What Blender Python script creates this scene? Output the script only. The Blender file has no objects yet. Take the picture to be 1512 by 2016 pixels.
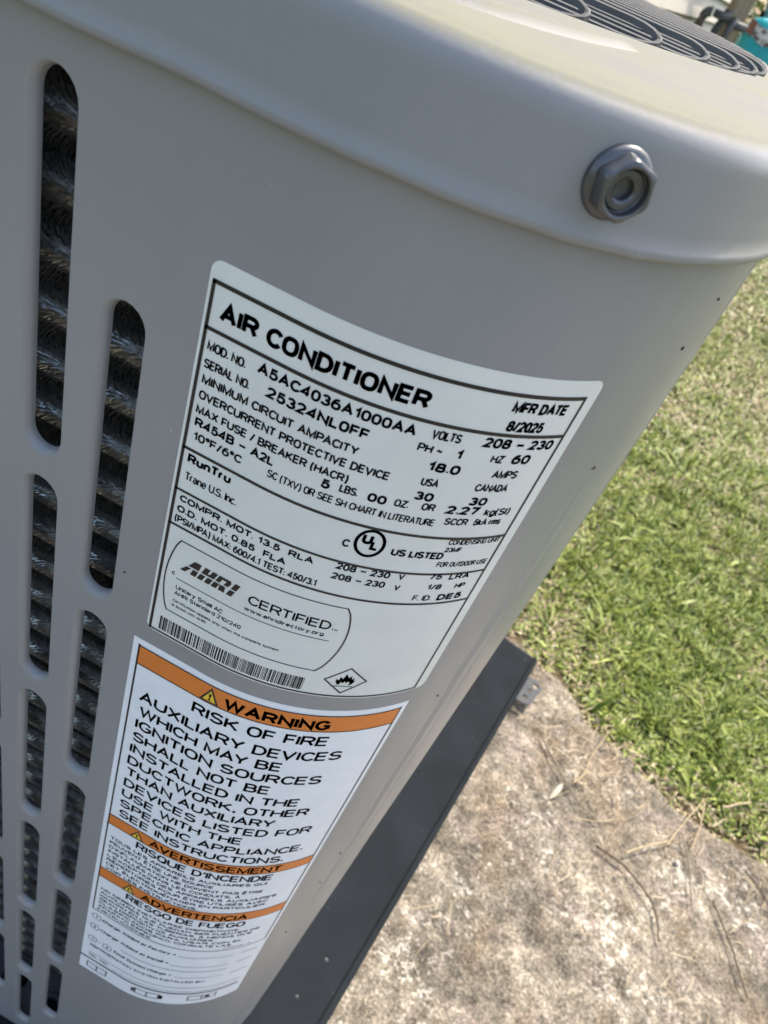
import bpy, bmesh, math, random
import numpy as np
from mathutils import Vector, Matrix, noise

random.seed(7); RNG = np.random.default_rng(7)
PI = math.pi
HC = 0.715                                   # camera height above the ground

# ------------------------------------------------------------------ camera, sky, sun, exposure
scene = bpy.context.scene
AX = Vector((0.88091641, 0.35549559, 0.31242465))      # camera right, in world axes
AU = Vector((-0.46415551, 0.52000483, 0.71704578))     # camera up
AB = Vector((0.09244429, -0.77667101, 0.62308602))     # camera back
cam_d = bpy.data.cameras.new('camera'); cam = bpy.data.objects.new('camera', cam_d)
scene.collection.objects.link(cam)
cam.matrix_world = Matrix(((AX.x, AU.x, AB.x, 0), (AX.y, AU.y, AB.y, 0), (AX.z, AU.z, AB.z, HC), (0, 0, 0, 1)))
cam_d.sensor_fit = 'HORIZONTAL'; cam_d.sensor_width = 36.0
cam_d.lens = 36.0 * 1464.0 / 1512.0
cam_d.clip_start = 0.01; cam_d.clip_end = 600
cam_d.dof.use_dof = True; cam_d.dof.focus_distance = 0.21; cam_d.dof.aperture_fstop = 34.0
scene.camera = cam

SUN_DIR = Vector((0.33, 0.80, 1.15)).normalized()
sun_el = math.asin(SUN_DIR.z); sun_az = math.atan2(SUN_DIR.x, SUN_DIR.y)
world = bpy.data.worlds.new('World'); scene.world = world; world.use_nodes = True
wn = world.node_tree.nodes; wl = world.node_tree.links
sky = wn.new('ShaderNodeTexSky'); sky.sky_type = 'NISHITA'; sky.sun_disc = False
sky.sun_elevation = sun_el; sky.sun_rotation = sun_az
sky.air_density = 1.0; sky.dust_density = 4.0; sky.ozone_density = 0.3
wl.new(sky.outputs[0], wn['Background'].inputs[0]); wn['Background'].inputs[1].default_value = 0.15
sd = bpy.data.lights.new('sun', 'SUN'); sd.energy = 2.1; sd.angle = math.radians(0.55); sd.color = (1.0, 0.94, 0.84)
so = bpy.data.objects.new('sun', sd); scene.collection.objects.link(so)
so.rotation_euler = SUN_DIR.to_track_quat('Z', 'Y').to_euler(); so.location = (2, 4, 6)
vs = scene.view_settings
vs.view_transform = 'Standard'; vs.look = 'None'; vs.gamma = 1.0; vs.use_curve_mapping = False
vs.exposure = 1.40

# ------------------------------------------------------------------ helpers
C = scene.collection
def link(o, parent=None):
    C.objects.link(o)
    if parent is not None: o.parent = parent
    return o
def mesh_obj(name, verts, faces, mat, parent=None, smooth=False, normals=None):
    me = bpy.data.meshes.new(name)
    me.from_pydata([tuple(v) for v in verts], [], [tuple(f) for f in faces])
    if smooth or normals is not None:
        me.polygons.foreach_set('use_smooth', [True] * len(me.polygons))
    me.update()
    if normals is not None:
        me.normals_split_custom_set_from_vertices([tuple(n) for n in normals])
    if mat is not None: me.materials.append(mat)
    return link(bpy.data.objects.new(name, me), parent)
def bm_obj(name, bm, mat, parent=None, smooth=False):
    me = bpy.data.meshes.new(name); bm.to_mesh(me); bm.free()
    if smooth: me.polygons.foreach_set('use_smooth', [True] * len(me.polygons))
    if mat is not None: me.materials.append(mat)
    return link(bpy.data.objects.new(name, me), parent)
def empty(name, loc=(0, 0, 0)):
    o = bpy.data.objects.new(name, None); o.location = loc; o.empty_display_size = 0.05
    return link(o)
def tag(o, label=None, cat=None, group=None, kind=None):
    for k, v in (('label', label), ('category', cat), ('group', group), ('kind', kind)):
        if v: o[k] = v
    return o
def bm_box(bm, lo, hi, rot=None, bevel=0.0):
    c = [(a + b) / 2 for a, b in zip(lo, hi)]; s = [b - a for a, b in zip(lo, hi)]
    g = bmesh.ops.create_cube(bm, size=1.0)
    bmesh.ops.scale(bm, vec=s, verts=g['verts'])
    if bevel:
        es = list({e for v in g['verts'] for e in v.link_edges})
        r = bmesh.ops.bevel(bm, geom=es, offset=bevel, segments=2, affect='EDGES', profile=0.5)
        vs_ = list({v for f in r['faces'] for v in f.verts} | {v for v in g['verts'] if v.is_valid})
    else: vs_ = g['verts']
    if rot is not None: bmesh.ops.rotate(bm, cent=(0, 0, 0), matrix=rot, verts=vs_)
    bmesh.ops.translate(bm, vec=c, verts=vs_)
def tube_geo(pts, rad, n=8, cap=True):
    pts = [Vector(p) for p in pts]; rads = rad if isinstance(rad, (list, tuple)) else [rad] * len(pts)
    V = []; F = []; up = Vector((0.13, 0.31, 0.94)).normalized()
    for i, p in enumerate(pts):
        t = (pts[min(i + 1, len(pts) - 1)] - pts[max(i - 1, 0)]).normalized()
        a = t.cross(up)
        if a.length < 1e-3: a = t.cross(Vector((1, 0, 0)))
        a.normalize(); b = t.cross(a)
        for k in range(n):
            w = 2 * PI * k / n
            V.append(p + (a * math.cos(w) + b * math.sin(w)) * rads[i])
    for i in range(len(pts) - 1):
        for k in range(n):
            F.append((i * n + k, i * n + (k + 1) % n, (i + 1) * n + (k + 1) % n, (i + 1) * n + k))
    if cap: F.append(tuple(range(n))[::-1]); F.append(tuple((len(pts) - 1) * n + k for k in range(n)))
    return V, F
def tube(name, pts, rad, mat, parent=None, n=8):
    V, F = tube_geo(pts, rad, n); return mesh_obj(name, V, F, mat, parent, smooth=True)
def lathe_geo(prof, n=32):
    V = []; F = []
    for r, h in prof:
        for k in range(n):
            a = 2 * PI * k / n; V.append((r * math.cos(a), r * math.sin(a), h))
    for i in range(len(prof) - 1):
        for k in range(n):
            F.append((i * n + k, i * n + (k + 1) % n, (i + 1) * n + (k + 1) % n, (i + 1) * n + k))
    return V, F

# ------------------------------------------------------------------ materials
class Mat:
    def __init__(s, name, color=(0.5, 0.5, 0.5), rough=0.5, metal=0.0, spec=0.5):
        s.m = bpy.data.materials.new(name); s.m.use_nodes = True
        s.n = s.m.node_tree.nodes; s.l = s.m.node_tree.links; s.b = s.n['Principled BSDF']
        s.b.inputs['Base Color'].default_value = (*color, 1); s.b.inputs['Roughness'].default_value = rough
        s.b.inputs['Metallic'].default_value = metal; s.b.inputs['Specular IOR Level'].default_value = spec
        s._co = None
    def co(s):
        if s._co is None: s._co = s.n.new('ShaderNodeTexCoord').outputs['Object']
        return s._co
    def geo(s): return s.n.new('ShaderNodeNewGeometry')
    def map(s, scale):
        n = s.n.new('ShaderNodeMapping'); s.l.new(s.co(), n.inputs[0]); n.inputs['Scale'].default_value = scale; return n.outputs[0]
    def noise(s, scale, detail=4, rough=0.55, vec=None, dist=0.0):
        n = s.n.new('ShaderNodeTexNoise'); n.inputs['Scale'].default_value = scale; n.inputs['Detail'].default_value = detail
        n.inputs['Roughness'].default_value = rough; n.inputs['Distortion'].default_value = dist
        s.l.new(vec or s.co(), n.inputs['Vector']); return n.outputs[0]
    def voro(s, scale, feature='F1', out='Distance', vec=None, rnd=1.0):
        n = s.n.new('ShaderNodeTexVoronoi'); n.feature = feature; n.inputs['Scale'].default_value = scale
        n.inputs['Randomness'].default_value = rnd
        s.l.new(vec or s.co(), n.inputs['Vector']); return n.outputs[out]
    def ramp(s, fac, stops, interp='LINEAR'):
        n = s.n.new('ShaderNodeValToRGB'); n.color_ramp.interpolation = interp
        e = n.color_ramp.elements
        while len(e) < len(stops): e.new(0.5)
        for el, (p, c) in zip(e, stops):
            el.position = p; el.color = (c, c, c, 1) if isinstance(c, (int, float)) else (*c, 1)
        s.l.new(fac, n.inputs[0]); return n.outputs[0]
    def mix(s, fac, a, b, mode='MIX'):
        n = s.n.new('ShaderNodeMix'); n.data_type = 'RGBA'; n.blend_type = mode
        for sock, v in ((n.inputs[0], fac), (n.inputs[6], a), (n.inputs[7], b)):
            if isinstance(v, (int, float)): sock.default_value = v if sock.type != 'RGBA' else (v, v, v, 1)
            elif isinstance(v, tuple): sock.default_value = (*v, 1)
            else: s.l.new(v, sock)
        return n.outputs[2]
    def math(s, op, a, b=0.0, clamp=False):
        n = s.n.new('ShaderNodeMath'); n.operation = op; n.use_clamp = clamp
        for sock, v in ((n.inputs[0], a), (n.inputs[1], b)):
            if isinstance(v, (int, float)): sock.default_value = v
            else: s.l.new(v, sock)
        return n.outputs[0]
    def base(s, sock): s.l.new(sock, s.b.inputs['Base Color']); return s
    def rgh(s, sock): s.l.new(sock, s.b.inputs['Roughness']); return s
    def bump(s, h, strength=0.3, dist=0.001):
        n = s.n.new('ShaderNodeBump'); n.inputs['Strength'].default_value = strength; n.inputs['Distance'].default_value = dist
        s.l.new(h, n.inputs['Height']); s.l.new(n.outputs[0], s.b.inputs['Normal']); return s

def paint(name, col, pollen_and_dimming=False):
    M = Mat(name, col, 0.31, 0.0, 0.5)
    big = M.noise(9, 5); fine = M.noise(900, 2)
    c = M.mix(M.ramp(big, [(0.3, 0.0), (0.7, 1.0)]), tuple(x * 0.93 for x in col), tuple(min(1, x * 1.06) for x in col))
    # pin-head chips (light) and grit (dark) at scattered spots
    chip = M.math('LESS_THAN', M.voro(70), 0.022)
    gate = M.math('GREATER_THAN', M.noise(23, 2), 0.56)
    c = M.mix(M.math('MULTIPLY', chip, gate), c, (0.62, 0.62, 0.6))
    grit = M.math('LESS_THAN', M.voro(41, vec=M.map((1.0, 1.0, 0.8))), 0.016)
    gate2 = M.math('GREATER_THAN', M.noise(17, 2), 0.52)
    c = M.mix(M.math('MULTIPLY', grit, gate2), c, (0.05, 0.045, 0.04))
    streak = M.ramp(M.noise(1.0, 5, 0.6, vec=M.map((55, 55, 2.2))), [(0.35, 0.0), (0.7, 1.0)])
    c = M.mix(M.math('MULTIPLY', streak, 0.16), c, tuple(x * 0.80 for x in col))
    dust = M.math('LESS_THAN', M.voro(260), 0.045); dg = M.math('GREATER_THAN', M.noise(31, 3), 0.58)
    c = M.mix(M.math('MULTIPLY', M.math('MULTIPLY', dust, dg), 0.6), c, (0.50, 0.49, 0.46))
    if pollen_and_dimming:                                # level metal darkened against the sun's glare, with tree pollen settled on it
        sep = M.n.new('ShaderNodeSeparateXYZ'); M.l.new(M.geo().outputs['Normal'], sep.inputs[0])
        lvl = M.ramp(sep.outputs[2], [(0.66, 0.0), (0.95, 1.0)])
        patch = M.ramp(M.noise(17, 7, 0.7), [(0.36, 0.1), (0.60, 1.0)])
        grains = M.ramp(M.noise(900, 3, 0.7), [(0.38, 0.0), (0.54, 1.0)])
        f = M.math('MULTIPLY', M.math('MULTIPLY', lvl, patch), M.math('ADD', M.math('MULTIPLY', grains, 0.7), 0.3))
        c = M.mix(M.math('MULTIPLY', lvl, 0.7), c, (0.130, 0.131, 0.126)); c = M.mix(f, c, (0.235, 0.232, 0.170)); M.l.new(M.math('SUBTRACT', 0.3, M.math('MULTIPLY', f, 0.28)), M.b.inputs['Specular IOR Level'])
        speck = M.math('LESS_THAN', M.voro(420), 0.10)
        c = M.mix(M.math('MULTIPLY', M.math('MULTIPLY', speck, lvl), 0.5), c, (0.25, 0.2, 0.13))
        M.rgh(M.mix(M.math('MAXIMUM', f, lvl), 0.36, 0.9))
    M.base(c); M.bump(fine, 0.06, 0.0006)
    return M.m
GREY = (0.283, 0.281, 0.272)
M_PANEL = paint('panel_paint', GREY)
M_LID = paint('lid_paint', GREY, pollen_and_dimming=True)
def simple(name, col, rough=0.5, metal=0.0, var=0.12, scale=40, bump=0.0, bscale=200, spec=0.5):
    M = Mat(name, col, rough, metal, spec)
    M.base(M.mix(M.ramp(M.noise(scale, 5), [(0.3, 0.0), (0.7, 1.0)]), tuple(x * (1 - var) for x in col), tuple(min(1, x * (1 + var)) for x in col)))
    if bump: M.bump(M.noise(bscale, 4), bump, 0.002)
    return M.m
M_LABEL = simple('silver_label', (0.745, 0.755, 0.70), 0.33, 0.0, 0.04, 60)
M_PAPER = simple('white_label', (0.84, 0.86, 0.87), 0.42, 0.0, 0.035, 120)
M_INK = Mat('black_ink', (0.012, 0.012, 0.013), 0.38).m
M_GREYINK = Mat('worn_ink', (0.09, 0.09, 0.095), 0.45).m
M_ORANGE = simple('orange_ink', (0.72, 0.205, 0.03), 0.42, 0, 0.05, 90)
M_YELLOW = Mat('yellow_ink', (0.85, 0.56, 0.05), 0.42).m
M_BOLT = simple('zinc_bolt', (0.125, 0.128, 0.132), 0.32, 0.6, 0.22, 250, 0.05, 900)
M_SPINE = simple('aluminium_spines', (0.46, 0.455, 0.43), 0.27, 0.75, 0.3, 300)
M_DARK = simple('dark_cavity', (0.012, 0.012, 0.012), 0.8)  # near-black: painted shade inside the cabinet, also parts that are black
M_BASE = simple('base_pan_paint', (0.26, 0.28, 0.30), 0.55, 0, 0.1, 60)
M_PADM = simple('slate_plastic', (0.0140, 0.0172, 0.0205), 0.9, 0, 0.22, 16, 0.15, 700, spec=0.12)
M_GUARD = simple('guard_paint', (0.12, 0.12, 0.115), 0.75, 0, 0.15, 80, spec=0.2)
M_BARS = simple('grey_bars', (0.055, 0.062, 0.072), 0.45)
M_GALV = simple('galvanised_steel', (0.045, 0.05, 0.056), 0.75, 0.0, 0.35, 160, 0.2, 300)

# ------------------------------------------------------------------ the shape of the cabinet (metres)
AY = 0.130                                    # louvred face lies in the plane y = AY
R = 0.074607; CX, CY = -0.04607, AY + R       # near rounded corner: tight bend first ...
R2 = 0.163; T1 = math.radians(60)             # ... easing into a wider one
C2X, C2Y = CX + (R - R2) * math.sin(T1), CY - (R - R2) * math.cos(T1)
XB = C2X + R2
HALF = 0.28; UX, UY = XB - HALF, AY + HALF
S1 = R * T1; SARC = S1 + R2 * (PI / 2 - T1)
def plan(s):
    """point and outward normal of the cabinet's outline; s runs along it from the start of the corner bend"""
    if s <= 0: return CX + s, AY, 0.0, -1.0
    if s < S1:
        t = s / R; nx, ny = math.sin(t), -math.cos(t); return CX + R * nx, CY + R * ny, nx, ny
    if s < SARC:
        t = T1 + (s - S1) / R2; nx, ny = math.sin(t), -math.cos(t); return C2X + R2 * nx, C2Y + R2 * ny, nx, ny
    return XB, C2Y + (s - SARC), 1.0, 0.0
def surf(s, zd, off=0.0):
    x, y, nx, ny = plan(s); return Vector((x + nx * off, y + ny * off, HC - zd))
def surf_n(s):
    p = plan(s); return Vector((p[2], p[3], 0))
def s_at(deg):
    a = math.radians(deg); return R * a if a < T1 else S1 + R2 * (a - T1)
PAD_Z = 0.685                                  # depth of the pad's top below the lens
ZTOP, ZBOT = 0.0285, PAD_Z - 0.004

# ------------------------------------------------------------------ ground and lawn
G = Mat('soil_and_thatch', (0.12, 0.09, 0.05), 0.9, 0, 0.2)
g1 = G.ramp(G.noise(60, 8, 0.7), [(0.3, (0.05, 0.038, 0.02)), (0.5, (0.13, 0.10, 0.055)), (0.72, (0.26, 0.20, 0.11))])
g2 = G.ramp(G.noise(5, 8, 0.7), [(0.35, (0.05, 0.075, 0.018)), (0.7, (0.13, 0.13, 0.045))])
pos = G.n.new('ShaderNodeSeparateXYZ'); G.l.new(G.co(), pos.inputs[0])
far = G.ramp(G.math('MAXIMUM', G.math('MULTIPLY', pos.outputs[1], 0.1), G.math('MULTIPLY', G.math('ABSOLUTE', G.math('SUBTRACT', pos.outputs[0], 0.5)), 0.28)), [(0.22, 0.0), (0.34, 1.0)])
G.base(G.mix(far, g1, g2)); G.bump(G.noise(150, 8, 0.7), 0.8, 0.01)
tag(mesh_obj('ground', [(-250, -250, 0), (250, -250, 0), (250, 400, 0), (-250, 400, 0)], [(0, 1, 2, 3)], G.m), 'bare soil and thatch under the lawn', kind='structure')

# outline of the slab against the lawn
EDGE = [(-1.6, 1.30), (-0.6, 0.98), (0.05, 0.80), (0.165, 0.765), (0.22, 0.745), (0.265, 0.70), (0.34, 0.668), (0.405, 0.642), (0.45, 0.634), (0.52, 0.630), (0.70, 0.60), (1.2, 0.52), (2.2, 0.40)]
EX = np.array([e[0] for e in EDGE]); EYV = np.array([e[1] for e in EDGE])
def edge_y(x): return np.interp(x, EX, EYV)
CM = Mat('weathered_concrete', (0.3, 0.26, 0.2), 0.9, 0, 0.25)
n1 = CM.noise(26, 9, 0.72, dist=0.4); n2 = CM.noise(7, 6, 0.6); n3 = CM.noise(170, 6, 0.7)
c = CM.ramp(n1, [(0.30, (0.085, 0.073, 0.053)), (0.45, (0.170, 0.146, 0.110)), (0.56, (0.255, 0.222, 0.170)), (0.68, (0.36, 0.32, 0.255))])
c = CM.mix(CM.ramp(n2, [(0.46, 0.0), (0.62, 0.65)]), c, CM.ramp(n3, [(0.3, (0.052, 0.048, 0.039)), (0.7, (0.135, 0.123, 0.10))]))
rust = CM.ramp(CM.noise(11, 5, 0.6, vec=CM.map((1.6, 0.8, 1))), [(0.50, 0.0), (0.70, 0.5)])
c = CM.mix(rust, c, (0.235, 0.165, 0.098))
pink = CM.ramp(CM.noise(16, 6, 0.65, vec=CM.map((0.8, 1.5, 1))), [(0.54, 0.0), (0.68, 0.55)])
c = CM.mix(pink, c, (0.34, 0.27, 0.235))
blot = CM.ramp(CM.noise(58, 10, 0.82), [(0.36, 0.42), (0.47, 0.85), (0.56, 1.15), (0.66, 1.7)])
c = CM.mix(1.0, c, blot, 'MULTIPLY')
white = CM.ramp(CM.math('ADD', CM.noise(105, 9, 0.8), CM.math('MULTIPLY', CM.math('SUBTRACT', CM.noise(10, 4), 0.5), 0.55)), [(0.575, 0.0), (0.67, 0.85)])
c = CM.mix(white, c, (0.56, 0.52, 0.44))
c = CM.mix(1.0, c, CM.ramp(CM.noise(300, 6, 0.85), [(0.36, 0.35), (0.5, 1.0), (0.62, 2.0)]), 'MULTIPLY')
pit = CM.ramp(CM.voro(230), [(0.05, 0.3), (0.16, 1.0)])
c = CM.mix(0.55, c, pit, 'MULTIPLY')
CM.base(c); CM.bump(CM.math('ADD', CM.noise(320, 6, 0.7), CM.math('MULTIPLY', CM.noise(60, 5), 1.2)), 0.7, 0.004)
xs = np.concatenate([np.linspace(-1.6, 0.1, 30)[:-1], np.linspace(0.1, 0.85, 230), np.linspace(0.85, 2.2, 20)[1:]])
ts = np.concatenate([np.linspace(0, 0.55, 8)[:-1], np.linspace(0.55, 1.0, 150)])
V = []; F = []
for x in xs:
    ye = float(edge_y(x)) + 0.012 * noise.noise((x * 14, 3.1, 0)) + 0.006 * noise.noise((x * 50, 1.1, 0))
    for t in ts:
        y = -0.9 + (ye + 0.9) * t
        z = 0.006 + 0.0022 * noise.noise((x * 60, y * 60, 0)) + 0.0013 * noise.noise((x * 190, y * 190, 5))
        if t == 1.0: z = 0.001
        V.append((x, y, z))
nt = len(ts)
for i in range(len(xs) - 1):
    for j in range(nt - 1):
        F.append((i * nt + j, (i + 1) * nt + j, (i + 1) * nt + j + 1, i * nt + j + 1))
tag(mesh_obj('concrete_slab', V, F, CM.m, smooth=True), 'stained rough concrete with white lime spots', kind='structure')

# ------------------------------------------------------------------ air conditioner
ac = empty('air_conditioner', (UX, UY, 0.05))
tag(ac, 'grey outdoor air conditioner with slotted side, silver rating label and warning label', 'air conditioner')
bpy.context.view_layer.update()
OFF = Vector((UX, UY, 0.05))
def P(o, parent=ac):          # parent keeping world placement (all meshes are written in world coordinates)
    o.parent = parent; o.matrix_parent_inverse = Matrix.Translation(-OFF); return o
def sub(o, parent):           # the part sits at the world origin already, so plain parenting keeps it
    o.parent = parent; return o

# slots: (centre s, first top zd, pitch)
SLOT_W, LIP = 0.0131, 0.0037
cols = []
for k in range(-1, 21):
    s0 = -0.0606 + (-0.0204) * (k)          # k=-1 is the column nearest the corner
    even = (k % 2 == 0)
    top, pitch = (0.0448, 0.1043) if even else (0.0853, 0.1078)
    if CX + s0 < UX - HALF + R + 0.01: break
    cols.append((s0, top, pitch))
slots = []
for s0, top, pitch in cols:
    z = top
    while z + pitch - 0.007 < ZBOT - 0.006:
        slots.append((s0, z, pitch - 0.0070)); z += pitch
NSEG = 10
def stadium(w, h, inset=0.0):
    r = w / 2 - inset; pts = []
    ry = r * 1.12
    for k in range(NSEG + 1):
        a = PI - PI * k / NSEG; pts.append((r * math.cos(a), inset + ry - ry * math.sin(a)))
    for k in range(NSEG + 1):
        a = -PI * k / NSEG; pts.append((r * math.cos(a), h - inset - ry - ry * math.sin(a)))
    return pts
from mathutils.geometry import delaunay_2d_cdt
# flat louvred sheet with the openings cut out
sL = UX - HALF + R - CX
verts2 = []; edges2 = []
def loop2(pts):
    b = len(verts2)
    for p in pts: verts2.append(Vector((p[0], p[1])))
    for i in range(len(pts)): edges2.append((b + i, b + (i + 1) % len(pts)))
NZ = 90
zs = [ZTOP + (ZBOT - ZTOP) * i / NZ for i in range(NZ + 1)]
loop2([(0, z) for z in zs] + [(sL, z) for z in zs[::-1]])
holes = []
for s0, z0, h in slots:
    pts = [(s0 + a, z0 + b) for a, b in stadium(SLOT_W, h)]
    holes.append(pts); loop2(pts)
ov, oe, of, _, _, _ = delaunay_2d_cdt(verts2, edges2, [], 0, 1e-7)
def in_hole(x, y):
    for s0, z0, h in slots:
        r = SLOT_W / 2
        if abs(x - s0) < r and z0 < y < z0 + h:
            ry = r * 1.12
            yy = (z0 + ry - y) if y < z0 + ry else ((y - (z0 + h - ry)) if y > z0 + h - ry else 0)
            if ((x - s0) / r) ** 2 + (yy / ry) ** 2 < 1: return True
    return False
V = []; N = []; F = []
for v in ov: V.append(surf(min(v.x, 0.0), v.y)); N.append((0, -1, 0))
for f in of:
    cxm = sum(ov[i].x for i in f) / len(f); cym = sum(ov[i].y for i in f) / len(f)
    if in_hole(cxm, cym) or cxm > 1e-6 or cxm < sL: continue
    a, b, c_ = (V[i] for i in f[:3])
    f = list(f)
    if (b - a).cross(c_ - a).y > 0: f.reverse()
    F.append(f)
# corner bend and the return side, one sheet with the face; shallow creases pressed in where the bend runs out
svals = [SARC * i / 80 for i in range(81)] + [SARC + d for d in (0.004, 0.02, 0.06, 0.15, 0.22)] + [SARC + UY + HALF - R - C2Y]
zcol = zs
def crease(s, zd):
    p = plan(s); t = math.degrees(math.atan2(p[2], -p[3])); d = 0.0
    w = 0.9 * noise.noise((zd * 14, 2.0, 0)) + 0.35 * noise.noise((zd * 60, 9.0, 0))
    gate = min(1, max(0, (zd - 0.10) / 0.05))
    for c0, wd, dep in ((64.6, 0.40, -0.00038), (65.9, 0.4, 0.00040), (68.0, 0.4, -0.00022), (77.0, 0.4, 0.0003)):
        d += dep * math.exp(-((t - c0 - w) / wd) ** 2) * (gate if c0 < 76 else 1)
    return d + 0.00028 * noise.noise((s * 30, zd * 9, 4.0)) * min(1, max(0, (s - 0.073) / 0.01))
svals = sorted(set(svals + [s_at(a) for a in np.arange(62, 84.1, 0.2)]))
b0 = len(V); nz = len(zcol)
for s in svals:
    for z in zcol:
        V.append(surf(s, z, crease(s, z) if s < SARC else 0.0)); N.append(None)
for i in range(len(svals) - 1):
    for j in range(nz - 1):
        a = b0 + i * nz + j
        F.append((a, a + 1, a + nz + 1, a + nz))
# normals from finite differences on the bend
for i, s in enumerate(svals):
    for j, z in enumerate(zcol):
        e = 0.0004
        if s >= SARC or s == 0: N[b0 + i * nz + j] = tuple(surf_n(s)); continue
        ds = surf(s + e, z, crease(s + e, z)) - surf(s - e, z, crease(s - e, z))
        dz = surf(s, z + 0.003, crease(s, z + 0.003)) - surf(s, z - 0.003, crease(s, z - 0.003))
        N[b0 + i * nz + j] = tuple(dz.cross(ds).normalized() * -1) if (dz.cross(ds)).dot(surf_n(s)) < 0 else tuple(dz.cross(ds).normalized())
panel = P(mesh_obj('side_panel', V, F, M_PANEL, normals=N))
# rolled-in rim of every opening, shared between alike slots
rim_cache = {}
def rim_mesh(h):
    key = round(h, 5)
    if key in rim_cache: return rim_cache[key]
    V = []; N = []; F = []
    steps = 6
    ring0 = stadium(SLOT_W, h)
    n = len(ring0)
    for k in range(steps + 1):
        t = PI / 2 * k / steps
        ins = 0.0016 * math.sin(t); dep = LIP * (1 - math.cos(t)) * 1.0
        for (a, b) in stadium(SLOT_W, h, ins): V.append((a, dep, -b))
    for k in range(steps):
        for i in range(n):
            F.append((k * n + i, (k + 1) * n + i, (k + 1) * n + (i + 1) % n, k * n + (i + 1) % n))
    me = bpy.data.meshes.new('slot_rim'); me.from_pydata(V, [], F)
    me.polygons.foreach_set('use_smooth', [True] * len(me.polygons)); me.update()
    # analytic normals: flat with the sheet at the start, facing into the opening at the end
    nn = []
    for k in range(steps + 1):
        t = PI / 2 * k / steps
        for i in range(n):
            a, b = ring0[i]; a2, b2 = ring0[(i + 1) % n]; a0, b0_ = ring0[i - 1]
            tx, tz = a2 - a0, -(b2 - b0_); L_ = math.hypot(tx, tz) or 1
            ix, iz = tz / L_, -tx / L_
            if ix * (0 - a) + iz * (-(h / 2) + b) < 0 and abs(b - h / 2) < 1e9:
                ix, iz = -ix, -iz
            v = Vector((ix * math.sin(t), -max(0.02, math.cos(t)), iz * math.sin(t))).normalized(); nn.append(tuple(v))
    me.normals_split_custom_set_from_vertices(nn)
    me.materials.append(M_PANEL); rim_cache[key] = me
    return me
for s0, z0, h in slots:
    o = link(bpy.data.objects.new('slot_rim', rim_mesh(h))); o.location = surf(s0, z0); sub(o, panel)
V = []; F = []; rgd = random.Random(4)
for s_, zd, r_ in ((0.0935, 0.098, 0.0011), (0.105, 0.049, 0.0009), (0.102, 0.062, 0.0010), (0.085, 0.20, 0.0008), (0.088, 0.33, 0.0009), (0.083, 0.42, 0.0007), (0.030, 0.548, 0.0007), (-0.031, 0.168, 0.0005), (-0.033, 0.45, 0.0006), (0.086, 0.36, 0.0006)):
    b = len(V); r_ *= 0.7
    for k in range(7): V.append(surf(s_ + r_ * (0.6 + 0.8 * rgd.random()) * math.cos(k * 0.9) * 1.4, zd + r_ * (0.5 + 0.6 * rgd.random()) * math.sin(k * 0.9), 0.0001))
    V.append(surf(s_, zd, 0.0006)); F += [(b + k, b + (k + 1) % 7, b + 7) for k in range(7)]
tag(sub(mesh_obj('dirt_flecks', V, F, simple('dirt', (0.045, 0.03, 0.02), 0.9)), panel), kind='stuff')
# plain sheets on the far sides
bm = bmesh.new()
rp = []
def corner(cx, cy, a0, a1): return [(cx + R * math.cos(a0 + (a1 - a0) * i / 10), cy + R * math.sin(a0 + (a1 - a0) * i / 10)) for i in range(11)]
path = [(XB, UY + HALF - R)] + corner(UX + HALF - R, UY + HALF - R, 0, PI / 2) + corner(UX - HALF + R, UY + HALF - R, PI / 2, PI) + corner(UX - HALF + R, UY - HALF + R, PI, 1.5 * PI)
V = []; F = []
for x, y in path: V += [(x, y, HC - ZTOP), (x, y, HC - ZBOT)]
for i in range(len(path) - 1): F.append((2 * i, 2 * i + 1, 2 * i + 3, 2 * i + 2))
P(mesh_obj('rear_panel', V, F, M_PANEL, smooth=True))
# inside: added black sheets for the shade, and base pan with drain holes
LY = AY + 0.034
P(mesh_obj('coil_shade_sheet', [(UX - HALF + 0.03, LY, HC - 0.05), (CX, LY, HC - 0.05), (CX, LY, HC - 0.666), (UX - HALF + 0.03, LY, HC - 0.666)], [(0, 1, 2, 3)], M_DARK))  # added black sheet: darkness behind the coil, keeps light from leaking through
hv = []; hedge = []; bp_holes = [(-0.0985, 0.1455, 0.0078), (-0.1305, 0.1515, 0.0095), (-0.162, 0.147, 0.008), (-0.20, 0.15, 0.009)]
def addloop(pts):
    b = len(hv); hv.extend(Vector(p) for p in pts); hedge.extend((b + i, b + (i + 1) % len(pts)) for i in range(len(pts)))
addloop([(UX - HALF + 0.012, AY + 0.003), (CX, AY + 0.003), (CX, UY + HALF - 0.02), (UX - HALF + 0.012, UY + HALF - 0.02)])
for hx, hy, hr in bp_holes: addloop([(hx + hr * math.cos(2 * PI * k / 20), hy + hr * math.sin(2 * PI * k / 20)) for k in range(20)])
o2, _, f2, _, _, _ = delaunay_2d_cdt(hv, hedge, [], 0, 1e-7)
V = [(v.x, v.y, HC - 0.672) for v in o2]
F = [f for f in f2 if not any(math.hypot(sum(o2[i].x for i in f) / 3 - hx, sum(o2[i].y for i in f) / 3 - hy) < hr for hx, hy, hr in bp_holes)]
basep = P(mesh_obj('base_pan', V, F, M_BASE))
for hx, hy, hr in bp_holes:
    v_, f_ = lathe_geo([(hr + 0.0022, 0.0), (hr + 0.0016, 0.0014), (hr + 0.0006, 0.0018), (hr - 0.0003, 0.0008), (hr - 0.0003, -0.006)], 20)
    sub(mesh_obj('drain_rim', [(x + hx, y + hy, z + HC - 0.672) for x, y, z in v_], f_, M_BASE, smooth=True), basep)
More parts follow.
